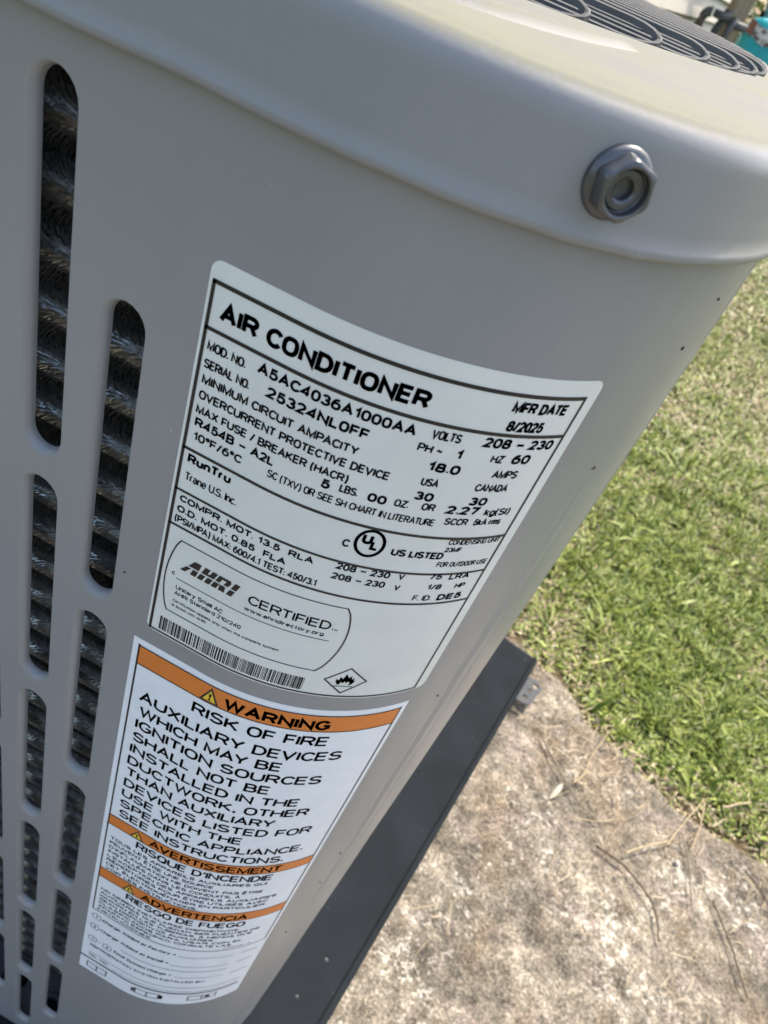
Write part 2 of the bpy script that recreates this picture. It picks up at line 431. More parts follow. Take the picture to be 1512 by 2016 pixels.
P(mesh_obj('hole_shade_sheet', [(UX - HALF + 0.012, AY + 0.003, HC - 0.6815), (CX, AY + 0.003, HC - 0.6815), (CX, UY, HC - 0.6815), (UX - HALF + 0.012, UY, HC - 0.6815)], [(0, 1, 2, 3)], M_DARK))  # added black sheet, painted shade seen through the drain holes

# coil of spine-fin tubes
coil = P(mesh_obj('coil', *tube_geo([(UX - HALF + 0.05, AY + 0.026, HC - 0.06), (UX - HALF + 0.05, AY + 0.026, HC - 0.60)], 0.004, 8), M_SPINE, smooth=True))
X0, X1 = UX - HALF + R, CX - 0.004
def spine_mesh(seed):
    rg = np.random.default_rng(seed)
    Vv, Ff = tube_geo([(X0, 0, 0), (X1, 0, 0)], 0.0042, 10)
    Vv = [tuple(v) for v in Vv]; Ff = [tuple(f) for f in Ff]
    n_t = int((X1 - X0) / 0.0016); n_a = 19
    X = np.repeat(X0 + (np.arange(n_t) + 0.5) * 0.0016, n_a) + rg.normal(0, 0.00012, n_t * n_a)
    A = np.tile(np.linspace(-105, 105, n_a), n_t) + np.repeat(rg.uniform(-7, 7, n_t), n_a) + rg.normal(0, 1.5, n_t * n_a)
    A = np.radians(A)
    lean = rg.normal(0.0001, 0.00025, n_t * n_a)
    Lr = 0.0082 + rg.normal(0, 0.0005, n_t * n_a)
    ca, sa = np.cos(A), np.sin(A)                # ca -> towards the louvres (-y), sa -> up
    b = len(Vv); w = 0.00024
    def pt(r, dx, tw):
        return np.stack([X + dx, -ca * r + sa * tw, sa * r + ca * tw], 1)
    p0 = pt(0.0042, -0.00008, -w); p1 = pt(0.0042, 0.00008, w)
    p2 = pt(Lr * 0.93, lean * 0.7 + 0.00012, w * 1.9); p3 = pt(Lr * 0.93, lean * 0.7 - 0.00012, -w * 1.9); p4 = pt(Lr, lean, 0)
    al = np.stack([p0, p1, p2, p3, p4], 1).reshape(-1, 3)
    Vv += [tuple(v) for v in al.tolist()]
    for i in range(len(X)):
        k = b + 5 * i
        Ff.append((k, k + 1, k + 2, k + 3)); Ff.append((k + 3, k + 2, k + 4))
    me = bpy.data.meshes.new('coil_tube'); me.from_pydata(Vv, [], Ff); me.materials.append(M_SPINE); return me
sm = [spine_mesh(s) for s in (1, 2, 3)]
zt = 0.045; k = 0
while zt < 0.592:
    o = link(bpy.data.objects.new('coil_tube', sm[k % 3])); o.location = (0, AY + 0.0185, HC - zt); sub(o, coil)
    zt += 0.0163; k += 1

# lid: rolled steel cover with a downturned skirt, swept round the cabinet
def lid_path():
    out = []
    def arc(cx, cy, a0, a1, n):
        for i in range(n + 1):
            a = a0 + (a1 - a0) * i / n; out.append((cx + R * math.cos(a), cy + R * math.sin(a), math.cos(a), math.sin(a)))
    def seg(p, q, nx, ny, n):
        for i in range(1, n): out.append((p[0] + (q[0] - p[0]) * i / n, p[1] + (q[1] - p[1]) * i / n, nx, ny))
    a, b, c_, d = (UX - HALF, UX + HALF, UY - HALF, UY + HALF)
    [out.append(plan(SARC * i / 80)) for i in range(81)]; seg((b, C2Y), (b, d - R), 1, 0, 40)
    arc(b - R, d - R, 0, PI / 2, 30); seg((b - R, d), (a + R, d), 0, 1, 40)
    arc(a + R, d - R, PI / 2, PI, 30); seg((a, d - R), (a, c_ + R), -1, 0, 40)
    arc(a + R, c_ + R, PI, 1.5 * PI, 30); seg((a + R, c_), (CX, c_), 0, -1, 80)
    return out
LP = lid_path(); RR = 0.256; GX, GY = UX + 0.010, UY + 0.010      # fan opening
TOPZ = -0.0138
prof = [(0.0011, -0.0340), (0.0012, -0.0366), (0.0016, -0.0374), (0.0024, -0.0377), (0.0033, -0.0373), (0.0037, -0.0363), (0.0034, -0.0352), (0.0030, -0.0344), (0.0028, -0.0320), (0.0027, -0.0290)]
for kk in range(8): prof.append((0.0026 - 0.00005 * kk, -0.0290 + 0.0091 * (kk + 1) / 8))
rr = 0.0052
for kk in range(1, 13):
    a = PI / 2 * kk / 12; prof.append((0.0022 - rr + rr * math.cos(a), -0.0199 + rr * math.sin(a) * 1.05))
top_in = prof[-1]
prof += [(top_in[0] - 0.003, TOPZ - 0.0002), (top_in[0] - 0.006, TOPZ)]
NP = len(LP); V = []; F = []
rows = []
for (o_, z) in prof:
    row = []
    for (x, y, nx, ny) in LP:
        wob = 0.0; wo = 0.0
        if z < -0.030:
            wob = 0.00035 * noise.noise((x * 45, y * 45, 0)) + 0.00022 * noise.noise((x * 140, y * 140, 3)); wo = 0.0003 * noise.noise((x * 25, y * 25, 7))
        row.append(Vector((x + nx * (o_ + wo), y + ny * (o_ + wo), HC + z + wob)))
    rows.append(row)
inner = rows[-1]
ring = []
for p in inner:
    d = Vector((p.x - GX, p.y - GY)).normalized(); ring.append(Vector((GX + d.x * RR, GY + d.y * RR, HC + TOPZ)))
for t in (0.15, 0.3, 0.45, 0.6, 0.75, 0.9, 1.0):
    rows.append([a.lerp(b, t) for a, b in zip(inner, ring)])
for (dr, dz) in ((0.0012, -0.0003), (0.0022, -0.0012), (0.0026, -0.0030), (0.0026, -0.012)):
    rows.append([Vector((GX + (p.x - GX) * (RR - dr) / RR, GY + (p.y - GY) * (RR - dr) / RR, HC + TOPZ + dz)) for p in ring])
for r_ in rows: V += r_
for i in range(len(rows) - 1):
    for j in range(NP):
        F.append((i * NP + j, i * NP + (j + 1) % NP, (i + 1) * NP + (j + 1) % NP, (i + 1) * NP + j))
lid = P(mesh_obj('lid', V, F, M_LID, smooth=True))
# pressed rib on the lid, following the near edge and fading out towards the corner
V = []; F = []
rib = []
RL = [(-0.30, 0.150), (-0.14, 0.1485), (-0.075, 0.1475), (-0.052, 0.153), (-0.036, 0.167), (-0.025, 0.190), (-0.0185, 0.212), (-0.014, 0.232)]
rl_x = []
for i in range(len(RL) - 1):
    for q in range(8):
        t = q / 8; p0, p1, p2, p3 = (Vector(RL[max(0, min(len(RL) - 1, i + d))]) for d in (-1, 0, 1, 2))
        rl_x.append(0.5 * ((2 * p1) + (p2 - p0) * t + (2 * p0 - 5 * p1 + 4 * p2 - p3) * t * t + (3 * p1 - p0 - 3 * p2 + p3) * t ** 3))
rl_x.append(Vector(RL[-1]))
for i, q in enumerate(rl_x):
    d = (rl_x[min(i + 1, len(rl_x) - 1)] - rl_x[max(i - 1, 0)]).normalized()
    rib.append((q, Vector((-d.y, d.x)), min(1, (len(rl_x) - 1 - i) / 5) ** 0.7))
rib_prof = [(0.0, -0.0004), (0.0008, 0.0002), (0.0022, 0.0013), (0.0032, 0.0016), (0.009, 0.0015), (0.014, 0.0009), (0.019, -0.0004)]
for q, nn, e in rib:
    for din, h in rib_prof:
        V.append((q.x + nn.x * din * (0.35 + 0.65 * e), q.y + nn.y * din * (0.35 + 0.65 * e), HC + TOPZ + (h * e if h > 0 else h)))
m_ = len(rib_prof)
for i in range(len(rib) - 1):
    for j in range(m_ - 1): F.append((i * m_ + j, (i + 1) * m_ + j, (i + 1) * m_ + j + 1, i * m_ + j + 1))
sub(mesh_obj('pressed_rib', V, F, M_LID, smooth=True), lid)

# bolt in the lid's skirt
bs, bz = 0.0443, 0.0262
bn = surf_n(bs); bo = surf(bs, bz, 0.0023)
rotm = bn.to_track_quat('Z', 'Y').to_matrix() @ Matrix.Rotation(math.radians(12), 3, 'Z')
v_, f_ = lathe_geo([(0.0061, -0.001), (0.0063, 0.0005), (0.0061, 0.0012), (0.0055, 0.0016), (0.0044, 0.0019)], 40)
washer = P(mesh_obj('bolt', [rotm @ Vector(v) + bo for v in v_], f_, M_BOLT, smooth=True))
hexv = []; hexf = []
def ringpts(rad_fn, h): return [(rad_fn(2 * PI * k / 48) * math.cos(2 * PI * k / 48), rad_fn(2 * PI * k / 48) * math.sin(2 * PI * k / 48), h) for k in range(48)]
def hexr(af, rnd=0.97):
    def f(a):
        m = (a + PI / 6) % (PI / 3) - PI / 6
        return min(af / 2 / math.cos(m), af / 2 / math.cos(PI / 6) * rnd)
    return f
HR = [(hexr(0.0098), 0.0010), (hexr(0.0096), 0.0042), (hexr(0.0092, 0.95), 0.0047), (lambda a: 0.0043, 0.0049), (lambda a: 0.0039, 0.0048), (lambda a: 0.00375, 0.0034), (lambda a: 0.0034, 0.0031), (lambda a: 0.0032, 0.0036), (lambda a: 0.0023, 0.0036), (lambda a: 0.00185, 0.0033), (lambda a: 0.0017, 0.0021), (lambda a: 0.0001, 0.0020)]
for fn, h in HR: hexv += ringpts(fn, h)
for i in range(len(HR) - 1):
    for k in range(48): hexf.append((i * 48 + k, i * 48 + (k + 1) % 48, (i + 1) * 48 + (k + 1) % 48, (i + 1) * 48 + k))
hx_ = mesh_obj('hex_head', [rotm @ Vector(v) + bo for v in hexv], hexf, M_BOLT)
sub(hx_, washer)
ha = hx_.data; ha.polygons.foreach_set('use_smooth', [True] * len(ha.polygons)); ha.set_sharp_from_angle(angle=math.radians(28))

# fan guard: long flat loops lying side by side over cross bars
guard = P(mesh_obj('fan_guard', *tube_geo([(GX + (RR - 0.004) * math.cos(2 * PI * k / 96), GY + (RR - 0.004) * math.sin(2 * PI * k / 96), HC + TOPZ - 0.0045) for k in range(97)], 0.0022, 8, False), M_GUARD, smooth=True))
pitch = 0.027; yk = GY - RR + 0.014
while yk < GY + RR - 0.012:
    hw = math.sqrt(max(0, (RR - 0.0035) ** 2 - (abs(yk - GY) + 0.005) ** 2))
    if hw > 0.03:
        pts = []; r_ = 0.0050; zz = HC + TOPZ - 0.0012
        for e in (1, -1):
            cxe = GX + e * (hw - r_ - 0.001)
            for q in range(9):
                a = (PI / 2 - PI * q / 8) if e == 1 else (-PI / 2 - PI * q / 8)
                pts.append((cxe + r_ * 2.2 * math.cos(a), yk + r_ * math.sin(a), zz + 0.0022 + 0.0024 * math.sin(a)))
        V = []; F = []; n = len(pts)
        for i, p in enumerate(pts):
            t = (Vector(pts[(i + 1) % n]) - Vector(pts[i - 1])).normalized(); nn = Vector((t.y, -t.x, 0))
            for (da, dz) in ((-0.0011, -0.0009), (0.0011, -0.0009), (0.0011, 0.0008), (0, 0.0012), (-0.0011, 0.0008)): V.append(Vector(p) + nn * da + Vector((0, 0, dz)))
        for i in range(n):
            for q in range(5): F.append((i * 5 + q, i * 5 + (q + 1) % 5, ((i + 1) % n) * 5 + (q + 1) % 5, ((i + 1) % n) * 5 + q))
        sub(mesh_obj('guard_loop', V, F, M_GUARD), guard)
    yk += pitch
for j, dx in enumerate((-0.20, -0.13, -0.065, 0.0, 0.065, 0.13, 0.19, 0.225)):
    hw = math.sqrt(RR ** 2 - dx ** 2) - 0.003
    bm = bmesh.new(); bm_box(bm, (GX + dx - 0.004, GY - hw, HC + TOPZ - 0.0072), (GX + dx + 0.004, GY + hw, HC + TOPZ - 0.0034))
    sub(bm_obj('cross_bar', bm, M_BARS), guard)
# fan under the guard
v_, f_ = lathe_geo([(0.0005, 0.03), (0.05, 0.028), (0.06, 0.02), (0.06, -0.05), (0.05, -0.06), (0.0005, -0.06)], 24)
fan = P(mesh_obj('fan', [(x + GX, y + GY, z + HC - 0.10) for x, y, z in v_], f_, M_DARK, smooth=True))
for b in range(3):
    V = []; F = []
    for i in range(7):
        r_ = 0.05 + 0.19 * i / 6; w_ = 0.05 + 0.04 * i / 6
        for q in range(6):
            u = q / 5 - 0.5; a = 2 * PI * b / 3 + u * w_ * 2 / max(r_, 0.09)
            V.append((GX + r_ * math.cos(a), GY + r_ * math.sin(a), HC - 0.115 + u * 0.05))
    for i in range(6):
        for q in range(5): F.append((i * 6 + q, i * 6 + q + 1, (i + 1) * 6 + q + 1, (i + 1) * 6 + q))
    sub(mesh_obj('blade', V, F, M_BARS, smooth=True), fan)
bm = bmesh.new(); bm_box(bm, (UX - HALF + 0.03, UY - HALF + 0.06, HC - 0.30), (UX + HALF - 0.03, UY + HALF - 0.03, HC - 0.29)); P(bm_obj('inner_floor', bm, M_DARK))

# ------------------------------------------------------------------ printed labels (real flat print, wrapped round the corner)
def sheet(name, s0, s1, z0, z1, off, mat, parent, rad=0.0, skew=None, ns=48, top=None):
    """A thin sheet from s0..s1, z0..z1 with rounded corners."""
    cols = sorted(set([s0 + (s1 - s0) * i / ns for i in range(ns + 1)] + ([s0 + rad * (1 - math.cos(a)) for a in np.linspace(0, PI / 2, 7)] + [s1 - rad * (1 - math.cos(a)) for a in np.linspace(0, PI / 2, 7)] if rad else [])))
    V = []; F = []; N = []
    for s in cols:
        d = 0
        if rad:
            e = min(s - s0, s1 - s)
            if e < rad: d = rad - math.sqrt(max(0, rad * rad - (rad - e) ** 2))
        for z in (z0 + d, z1 - d): V.append(surf(s, z, off)); N.append(surf_n(s))
    for i in range(len(cols) - 1): F.append((2 * i, 2 * i + 1, 2 * i + 3, 2 * i + 2))
    b = len(V)
    for i, s in enumerate(cols):                    # edge down to the paint
        for z, k in ((z0, 0), (z1, 1)):
            v = V[2 * i + k]; V.append(v - surf_n(s) * off * 0.95); N.append(surf_n(s))
    for i in range(len(cols) - 1):
        F.append((2 * i, 2 * i + 2, b + 2 * i + 2, b + 2 * i)); F.append((2 * i + 1, b + 2 * i + 1, b + 2 * i + 3, 2 * i + 3))
    m = len(cols) - 1
    F.append((0, b, b + 1, 1)); F.append((2 * m, 2 * m + 1, b + 2 * m + 1, b + 2 * m))
    return mesh_obj(name, V, F, mat, parent, normals=N)
def strokes(name, polys, off, mat, parent, step=0.002):
    """polys: list of (s,z) polygons, each cut fine enough to follow the bend."""
    V = []; F = []; N = []
    for poly in polys:
        b = len(V)
        for s, z in poly: V.append(surf(s, z, off)); N.append(surf_n(s))
        F.append(tuple(range(b, b + len(poly))))
    return mesh_obj(name, V, F, mat, parent, normals=N)
def line_polys(pts, w):
    out = []
    for (s0, z0), (s1, z1) in zip(pts[:-1], pts[1:]):
        L_ = math.hypot(s1 - s0, z1 - z0)
        if L_ < 1e-7: continue
        ux, uz = (s1 - s0) / L_, (z1 - z0) / L_; nx, nz = -uz * w / 2, ux * w / 2
        n = max(1, int(abs(s1 - s0) / 0.003)); ext = w * 0.35
        for i in range(n):
            a0 = L_ * i / n - (ext if i == 0 else 0); a1 = L_ * (i + 1) / n + (ext if i == n - 1 else 0)
            p, q = (s0 + ux * a0, z0 + uz * a0), (s0 + ux * a1, z0 + uz * a1)
            out.append([(p[0] + nx, p[1] + nz), (q[0] + nx, q[1] + nz), (q[0] - nx, q[1] - nz), (p[0] - nx, p[1] - nz)])
    return out
mm = 0.001
O1, O2, O3 = 0.00012, 0.00022, 0.00030
TEXTS = []     # (parent, string, s0, s1, z base, cap, weight, shear, material, off)
def T(parent, txt, s0, s1, zb, cap, wt=0.018, shear=0.0, mat=None, off=O2): TEXTS.append((parent, txt, s0 * mm, s1 * mm, zb * mm, cap * mm, wt, shear, mat or M_INK, off))

rl = P(sheet('rating_label', -21.4 * mm, 71.0 * mm, 66.6 * mm, 185.3 * mm, O1, M_LABEL, None, rad=0.0026))
def rule(parent, z, s0=-20.2, s1=67.3, w=0.85): return sub(strokes('ruled_line', line_polys([(s0 * mm, z * mm), (s1 * mm, z * mm)], w * mm), O2, M_INK, None), parent)
bl = line_polys([(-20.2 * mm, 71.3 * mm), (67.3 * mm, 71.3 * mm)], 1.0 * mm) + line_polys([(-20.2 * mm, 184.4 * mm), (67.3 * mm, 184.4 * mm)], 0.7 * mm) + line_polys([(-20.2 * mm, 71.3 * mm), (-20.2 * mm, 184.4 * mm)], 0.85 * mm) + line_polys([(67.3 * mm, 71.3 * mm), (67.3 * mm, 184.4 * mm)], 0.7 * mm)
sub(strokes('border', bl, O2, M_INK, None), rl)
for z, w in ((82.0, 0.95), (114.9, 0.85), (128.3, 0.75), (140.4, 0.75)): rule(rl, z, w=w)
B = 0.030
T(rl, 'AIR CONDITIONER', -17.6, 30.4, 79.3, 4.5, B); T(rl, 'MFR DATE', 48.7, 63.6, 75.9, 3.0, B); T(rl, '8/2025', 49.6, 59.3, 80.9, 3.0, B)
T(rl, 'MOD. NO.', -19.0, -9.5, 87.1, 2.4, 0.02); T(rl, 'A5AC4036A1000AA', -6.7, 30.2, 86.5, 2.8, 0.026); T(rl, 'VOLTS', 33.7, 40.5, 85.9, 2.5, 0.02); T(rl, '208 – 230', 46.0, 65.3, 85.8, 2.8, B)
T(rl, 'SERIAL NO.', -19.0, -7.6, 91.6, 2.4, 0.02); T(rl, '25324NL0FF', -3.4, 21.0, 91.0, 2.8, 0.026); T(rl, 'PH ~', 31.8, 37.6, 89.9, 2.3, 0.02); T(rl, '1', 40.9, 42.5, 90.1, 2.6, B); T(rl, 'HZ', 49.9, 53.2, 90.0, 2.3, 0.02); T(rl, '60', 55.5, 60.7, 90.1, 2.8, B)
T(rl, 'MINIMUM CIRCUIT AMPACITY', -18.8, 20.0, 95.7, 2.4, 0.02); T(rl, '18.0', 35.8, 43.8, 94.6, 2.7, B); T(rl, 'AMPS', 52.4, 59.5, 94.6, 2.4, 0.02)
T(rl, 'OVERCURRENT PROTECTIVE DEVICE', -18.8, 28.6, 99.9, 2.4, 0.02); T(rl, 'USA', 36.0, 40.2, 99.1, 2.4, 0.02); T(rl, 'CANADA', 49.7, 58.8, 98.9, 2.4, 0.02)
T(rl, 'MAX FUSE / BREAKER (HACR)', -18.8, 20.0, 104.0, 2.4, 0.02); T(rl, '30', 35.9, 40.6, 103.5, 2.6, B); T(rl, '30', 50.0, 55.0, 103.4, 2.6, B)
T(rl, 'R454B – A2L', -18.5, 2.7, 107.7, 2.6, 0.026); T(rl, '5', 14.4, 16.6, 107.5, 2.7, B); T(rl, 'LBS.', 18.9, 23.2, 106.9, 2.4, 0.02); T(rl, '00', 25.6, 30.2, 107.1, 2.6, B); T(rl, 'OZ.', 32.1, 35.6, 106.7, 2.3, 0.02); T(rl, 'OR', 38.8, 42.2, 106.4, 2.3, 0.02); T(rl, '2.27', 45.1, 54.2, 106.6, 2.7, B); T(rl, 'kg(SI)', 56.0, 63.8, 106.9, 2.4, 0.02)
T(rl, '10°F/6°C', -18.3, -5.0, 111.6, 2.4, 0.02); T(rl, 'SC (TXV) OR SEE SH CHART IN LITERATURE', 1.8, 43.8, 111.1, 2.3, 0.012); T(rl, 'SCCR', 46.2, 52.6, 110.2, 2.3, 0.02); T(rl, '5kA rms', 54.4, 62.6, 110.2, 2.3, 0.02)
T(rl, 'RunTru', -18.5, -6.5, 118.9, 2.8, B); T(rl, 'Trane U.S. Inc.', -18.3, -3.8, 124.4, 2.6, 0.008)
T(rl, 'C', 24.1, 25.9, 122.9, 2.6, 0.02); T(rl, 'US LISTED', 36.6, 50.8, 122.5, 2.5, 0.028); T(rl, 'CONDENSING UNIT', 50.4, 66.2, 117.1, 1.8, 0.012); T(rl, '23MF', 50.4, 55.3, 119.8, 1.7, 0.02); T(rl, 'FOR OUTDOOR USE', 50.3, 66.0, 125.4, 1.9, 0.012)
T(rl, 'U', 28.4, 31.0, 120.4, 3.4, 0.04); T(rl, 'L', 30.9, 33.0, 122.0, 3.2, 0.04)
T(rl, 'COMPR. MOT. 13.5  RLA', -18.6, 19.2, 131.8, 2.2, 0.024); T(rl, '208 – 230', 24.9, 39.1, 130.9, 2.3, 0.022); T(rl, 'V', 41.5, 43.1, 130.8, 2.1, 0.02); T(rl, '75', 50.0, 53.9, 130.3, 2.1, 0.024); T(rl, 'LRA', 56.2, 62.7, 130.6, 2.2, 0.022)
T(rl, 'O.D. MOT. 0.85  FLA', -18.8, 12.7, 135.5, 2.2, 0.024); T(rl, '208 – 230', 24.7, 38.9, 134.6, 2.3, 0.022); T(rl, 'V', 41.7, 43.3, 135.0, 2.1, 0.02); T(rl, '1/8', 51.0, 55.3, 134.4, 2.1, 0.024); T(rl, 'HP', 59.7, 63.0, 134.6, 2.1, 0.022)
T(rl, '(PSI/MPA) MAX: 600/4.1 TEST: 450/3.1', -18.9, 21.8, 139.1, 2.4, 0.016); T(rl, 'F. ID.', 48.3, 53.9, 138.9, 2.2, 0.012); T(rl, 'DE5', 55.8, 63.8, 139.1, 2.5, 0.03)
T(rl, 'CERTIFIED', 6.3, 29.9, 154.4, 3.5, 0.006); T(rl, '™', 30.2, 32.0, 154.6, 1.0, 0.0); T(rl, 'www.ahridirectory.org', 5.9, 28.9, 157.3, 1.5, 0.012)
T(rl, 'c', -16.8, -15.5, 158.4, 1.6, 0.01); T(rl, 'Unitary Small AC', -14.7, 0.4, 163.3, 1.7, 0.008); T(rl, 'AHRI Standard 210/240', -14.8, 6.6, 165.7, 1.6, 0.008); T(rl, 'Certification applies only when the complete system', -14.8, 18.7, 168.7, 1.1, 0.006); T(rl, 'is listed with AHRI', -14.8, -3.6, 170.7, 1.1, 0.006)
# approval mark: ring
ring_ = []
for k in range(48):
    a0, a1 = 2 * PI * k / 48, 2 * PI * (k + 1) / 48
    e = lambda a, q: ((30.6 + (3.95 - q) * math.cos(a)) * mm, (120.0 + (4.7 - q) * math.sin(a)) * mm)
    ring_.append([e(a0, 0), e(a1, 0), e(a1, 0.85), e(a0, 0.85)])
sub(strokes('approval_mark_ring', ring_, O2, M_INK, None), rl)
# certification box with bowed ends
top_l = [(-15.8, 144.8), (32.4, 144.6)]; bot_l = [(-16.2, 173.4), (30.6, 173.2)]
def bow(p, q, d, n=14): return [((p[0] + (q[0] - p[0]) * t + d * math.sin(PI * t) ** 0.7) * mm, (p[1] + (q[1] - p[1]) * t) * mm) for t in [i / n for i in range(n + 1)]]
box_ = line_polys([(a * mm, b * mm) for a, b in top_l], 0.35 * mm) + line_polys([(a * mm, b * mm) for a, b in bot_l], 0.35 * mm) + line_polys(bow(top_l[0], bot_l[0], -2.6), 0.4 * mm) + line_polys(bow(top_l[1], bot_l[1], 3.6), 0.45 * mm)
sub(strokes('certification_box', box_, O2, M_INK, None), rl)
sub(strokes('underline', line_polys([(-15.1 * mm, 159.2 * mm), (30.9 * mm, 159.0 * mm)], 0.25 * mm), O2, M_INK, None), rl)
# slanted block letters of the certification mark, split by a light bar
def slanted(polys, s0, zb, h, sh=0.35): return [[((s0 + x + sh * y * h) * mm, (zb - y * h) * mm) for x, y in p] for p in polys]
A_ = [[(0, 0), (1.5, 0), (2.45, .42), (1.0, .42)], [(3.2, 0), (4.9, 0), (4.6, .42), (3.0, .42)], [(1.25, .52), (2.8, .52), (3.0, 1), (2.0, 1)], [(2.8, .52), (4.5, .52), (4.1, 1), (3.0, 1)]]
H_ = [[(5.3, 0), (6.9, 0), (6.9, .42), (5.3, .42)], [(7.6, 0), (9.2, 0), (9.2, .42), (7.6, .42)], [(5.3, .52), (9.2, .52), (9.2, .66), (5.3, .66)], [(5.3, .66), (6.9, .66), (6.9, 1), (5.3, 1)], [(7.6, .66), (9.2, .66), (9.2, 1), (7.6, 1)]]
R_ = [[(9.7, 0), (11.3, 0), (11.3, .42), (9.7, .42)], [(12.0, 0), (13.9, 0), (13.1, .42), (11.4, .42)], [(9.7, .52), (11.0, .52), (11.0, 1), (9.7, 1)], [(11.0, .82), (13.8, .82), (13.2, 1), (11.0, 1)], [(12.2, .52), (13.6, .52), (13.8, .82), (12.4, .82)]]
I_ = [[(14.5, 0), (16.1, 0), (16.1, .42), (14.5, .42)], [(14.5, .52), (16.1, .52), (16.1, 1), (14.5, 1)]]
sub(strokes('certification_mark', slanted(A_ + H_ + R_ + I_, -14.6, 155.0, 5.4), O2, M_INK, None), rl)
# bar code
bars = []; s = -17.4; rb = random.Random(25)
while s < 29.0:
    w = rb.choice((0.16, 0.16, 0.30, 0.46)); bars.append([((s) * mm, 177.3 * mm), ((s + w) * mm, 177.3 * mm), ((s + w) * mm, 183.2 * mm), (s * mm, 183.2 * mm)])
    s += w + rb.choice((0.17, 0.17, 0.30, 0.42))
sub(strokes('barcode', bars, O2, M_INK, None), rl)
# flammable-gas diamond with flame
dm = [(34.4, 176.4), (40.9, 170.2), (47.4, 176.4), (40.9, 182.6), (34.4, 176.4)]
dpol = line_polys([(a * mm, b * mm) for a, b in dm], 0.5 * mm)
flame_l = [(38.6, 178.3), (37.9, 177.0), (38.0, 175.6), (38.8, 176.4), (38.9, 174.6), (39.9, 175.6), (40.4, 173.0), (41.5, 174.9), (42.3, 173.9), (42.5, 175.6), (43.3, 174.9), (43.2, 176.4), (43.9, 175.9), (43.4, 177.4), (42.7, 178.3), (42.2, 178.3), (42.4, 177.2), (41.7, 176.6), (41.2, 177.6), (40.8, 176.5), (40.1, 177.6), (39.5, 176.9), (39.3, 178.3)]
dpol.append([(a * mm, b * mm) for a, b in flame_l]); dpol += line_polys([(38.0 * mm, 179.2 * mm), (43.6 * mm, 179.2 * mm)], 0.35 * mm)
sub(strokes('flame_symbol', dpol, O2, M_INK, None), rl)

# --- warning label
wl_ = P(sheet('warning_label', -24.7 * mm, 68.6 * mm, 192.6 * mm, 489.3 * mm, O1, M_PAPER, None))
def band(z0, z1):
    o = sub(sheet('orange_band', -22.3 * mm, 66.4 * mm, z0 * mm, z1 * mm, O2, M_ORANGE, None), wl_)
    sub(strokes('band_line', line_polys([(-22.3 * mm, z0 * mm), (66.4 * mm, z0 * mm)], 0.45 * mm) + line_polys([(-22.3 * mm, z1 * mm), (66.4 * mm, z1 * mm)], 0.45 * mm), O3, M_INK, None), wl_)
band(195.6, 204.6); band(307.0, 314.8); band(357.2, 366.4)
sub(strokes('inner_border', line_polys([(-22.4 * mm, 195.2 * mm), (-22.4 * mm, 405.2 * mm)], 0.65 * mm) + line_polys([(66.5 * mm, 195.2 * mm), (66.5 * mm, 405.2 * mm)], 0.65 * mm) + line_polys([(-22.4 * mm, 405.2 * mm), (66.5 * mm, 405.2 * mm)], 0.7 * mm), O2, M_INK, None), wl_)
def hazard(s0, s1, z0, z1):
    sc = (s0 + s1) / 2
    sub(strokes('hazard_triangle', [[(s0 * mm, z1 * mm), (s1 * mm, z1 * mm), (sc * mm, z0 * mm)]], O3, M_INK, None), wl_)
    k = 0.16; w = (s1 - s0) * k
    sub(strokes('triangle_face', [[((s0 + w) * mm, (z1 - (z1 - z0) * 0.10) * mm), ((s1 - w) * mm, (z1 - (z1 - z0) * 0.10) * mm), (sc * mm, (z0 + (z1 - z0) * 0.2) * mm)]], O3 + 0.00006, M_YELLOW, None), wl_)
    h = z1 - z0
    sub(strokes('exclamation_mark', [[((sc - .42) * mm, (z0 + h * .42) * mm), ((sc + .42) * mm, (z0 + h * .42) * mm), ((sc + .22) * mm, (z0 + h * .68) * mm), ((sc - .22) * mm, (z0 + h * .68) * mm)], [((sc - .35) * mm, (z0 + h * .73) * mm), ((sc + .35) * mm, (z0 + h * .73) * mm), ((sc + .35) * mm, (z0 + h * .83) * mm), ((sc - .35) * mm, (z0 + h * .83) * mm)]], O3 + 0.00012, M_INK, None), wl_)
hazard(0.6, 7.2, 196.6, 204.2); hazard(-12.0, -5.6, 308.0, 314.5); hazard(-10.0, -3.6, 358.4, 366.0)
T(wl_, 'WARNING', 8.6, 43.0, 203.6, 5.6, 0.024, off=O3)
W1 = 0.012
for txt, s0, s1, zb, cap in (('RISK OF FIRE', -0.9, 45.2, 213.4, 5.75), ('AUXILIARY DEVICES', -19.3, 52.6, 223.0, 5.75), ('WHICH MAY BE', -18.3, 33.7, 231.2, 5.75), ('IGNITION SOURCES', -18.9, 49.9, 239.3, 5.75), ('SHALL NOT BE', -19.0, 33.2, 247.4, 5.75), ('INSTALLED IN THE', -19.2, 45.8, 255.6, 5.75), ('DUCTWORK, OTHER', -19.2, 51.6, 263.8, 5.75), ('THAN AUXILIARY', -18.8, 40.5, 271.9, 5.75), ('DEVICES LISTED FOR', -19.0, 57.0, 280.1, 5.75), ('USE WITH THE', -19.0, 31.4, 288.2, 5.75), ('SPECIFIC APPLIANCE.', -19.0, 57.8, 296.4, 5.75), ('SEE INSTRUCTIONS.', -18.6, 51.5, 304.5, 5.75)):
    T(wl_, txt, s0, s1, zb, cap, W1)
T(wl_, 'AVERTISSEMENT', -3.1, 53.1, 314.0, 5.6, 0.014, off=O3); T(wl_, 'RISQUE D’INCENDIE', -8.4, 51.0, 322.6, 5.8, 0.012)
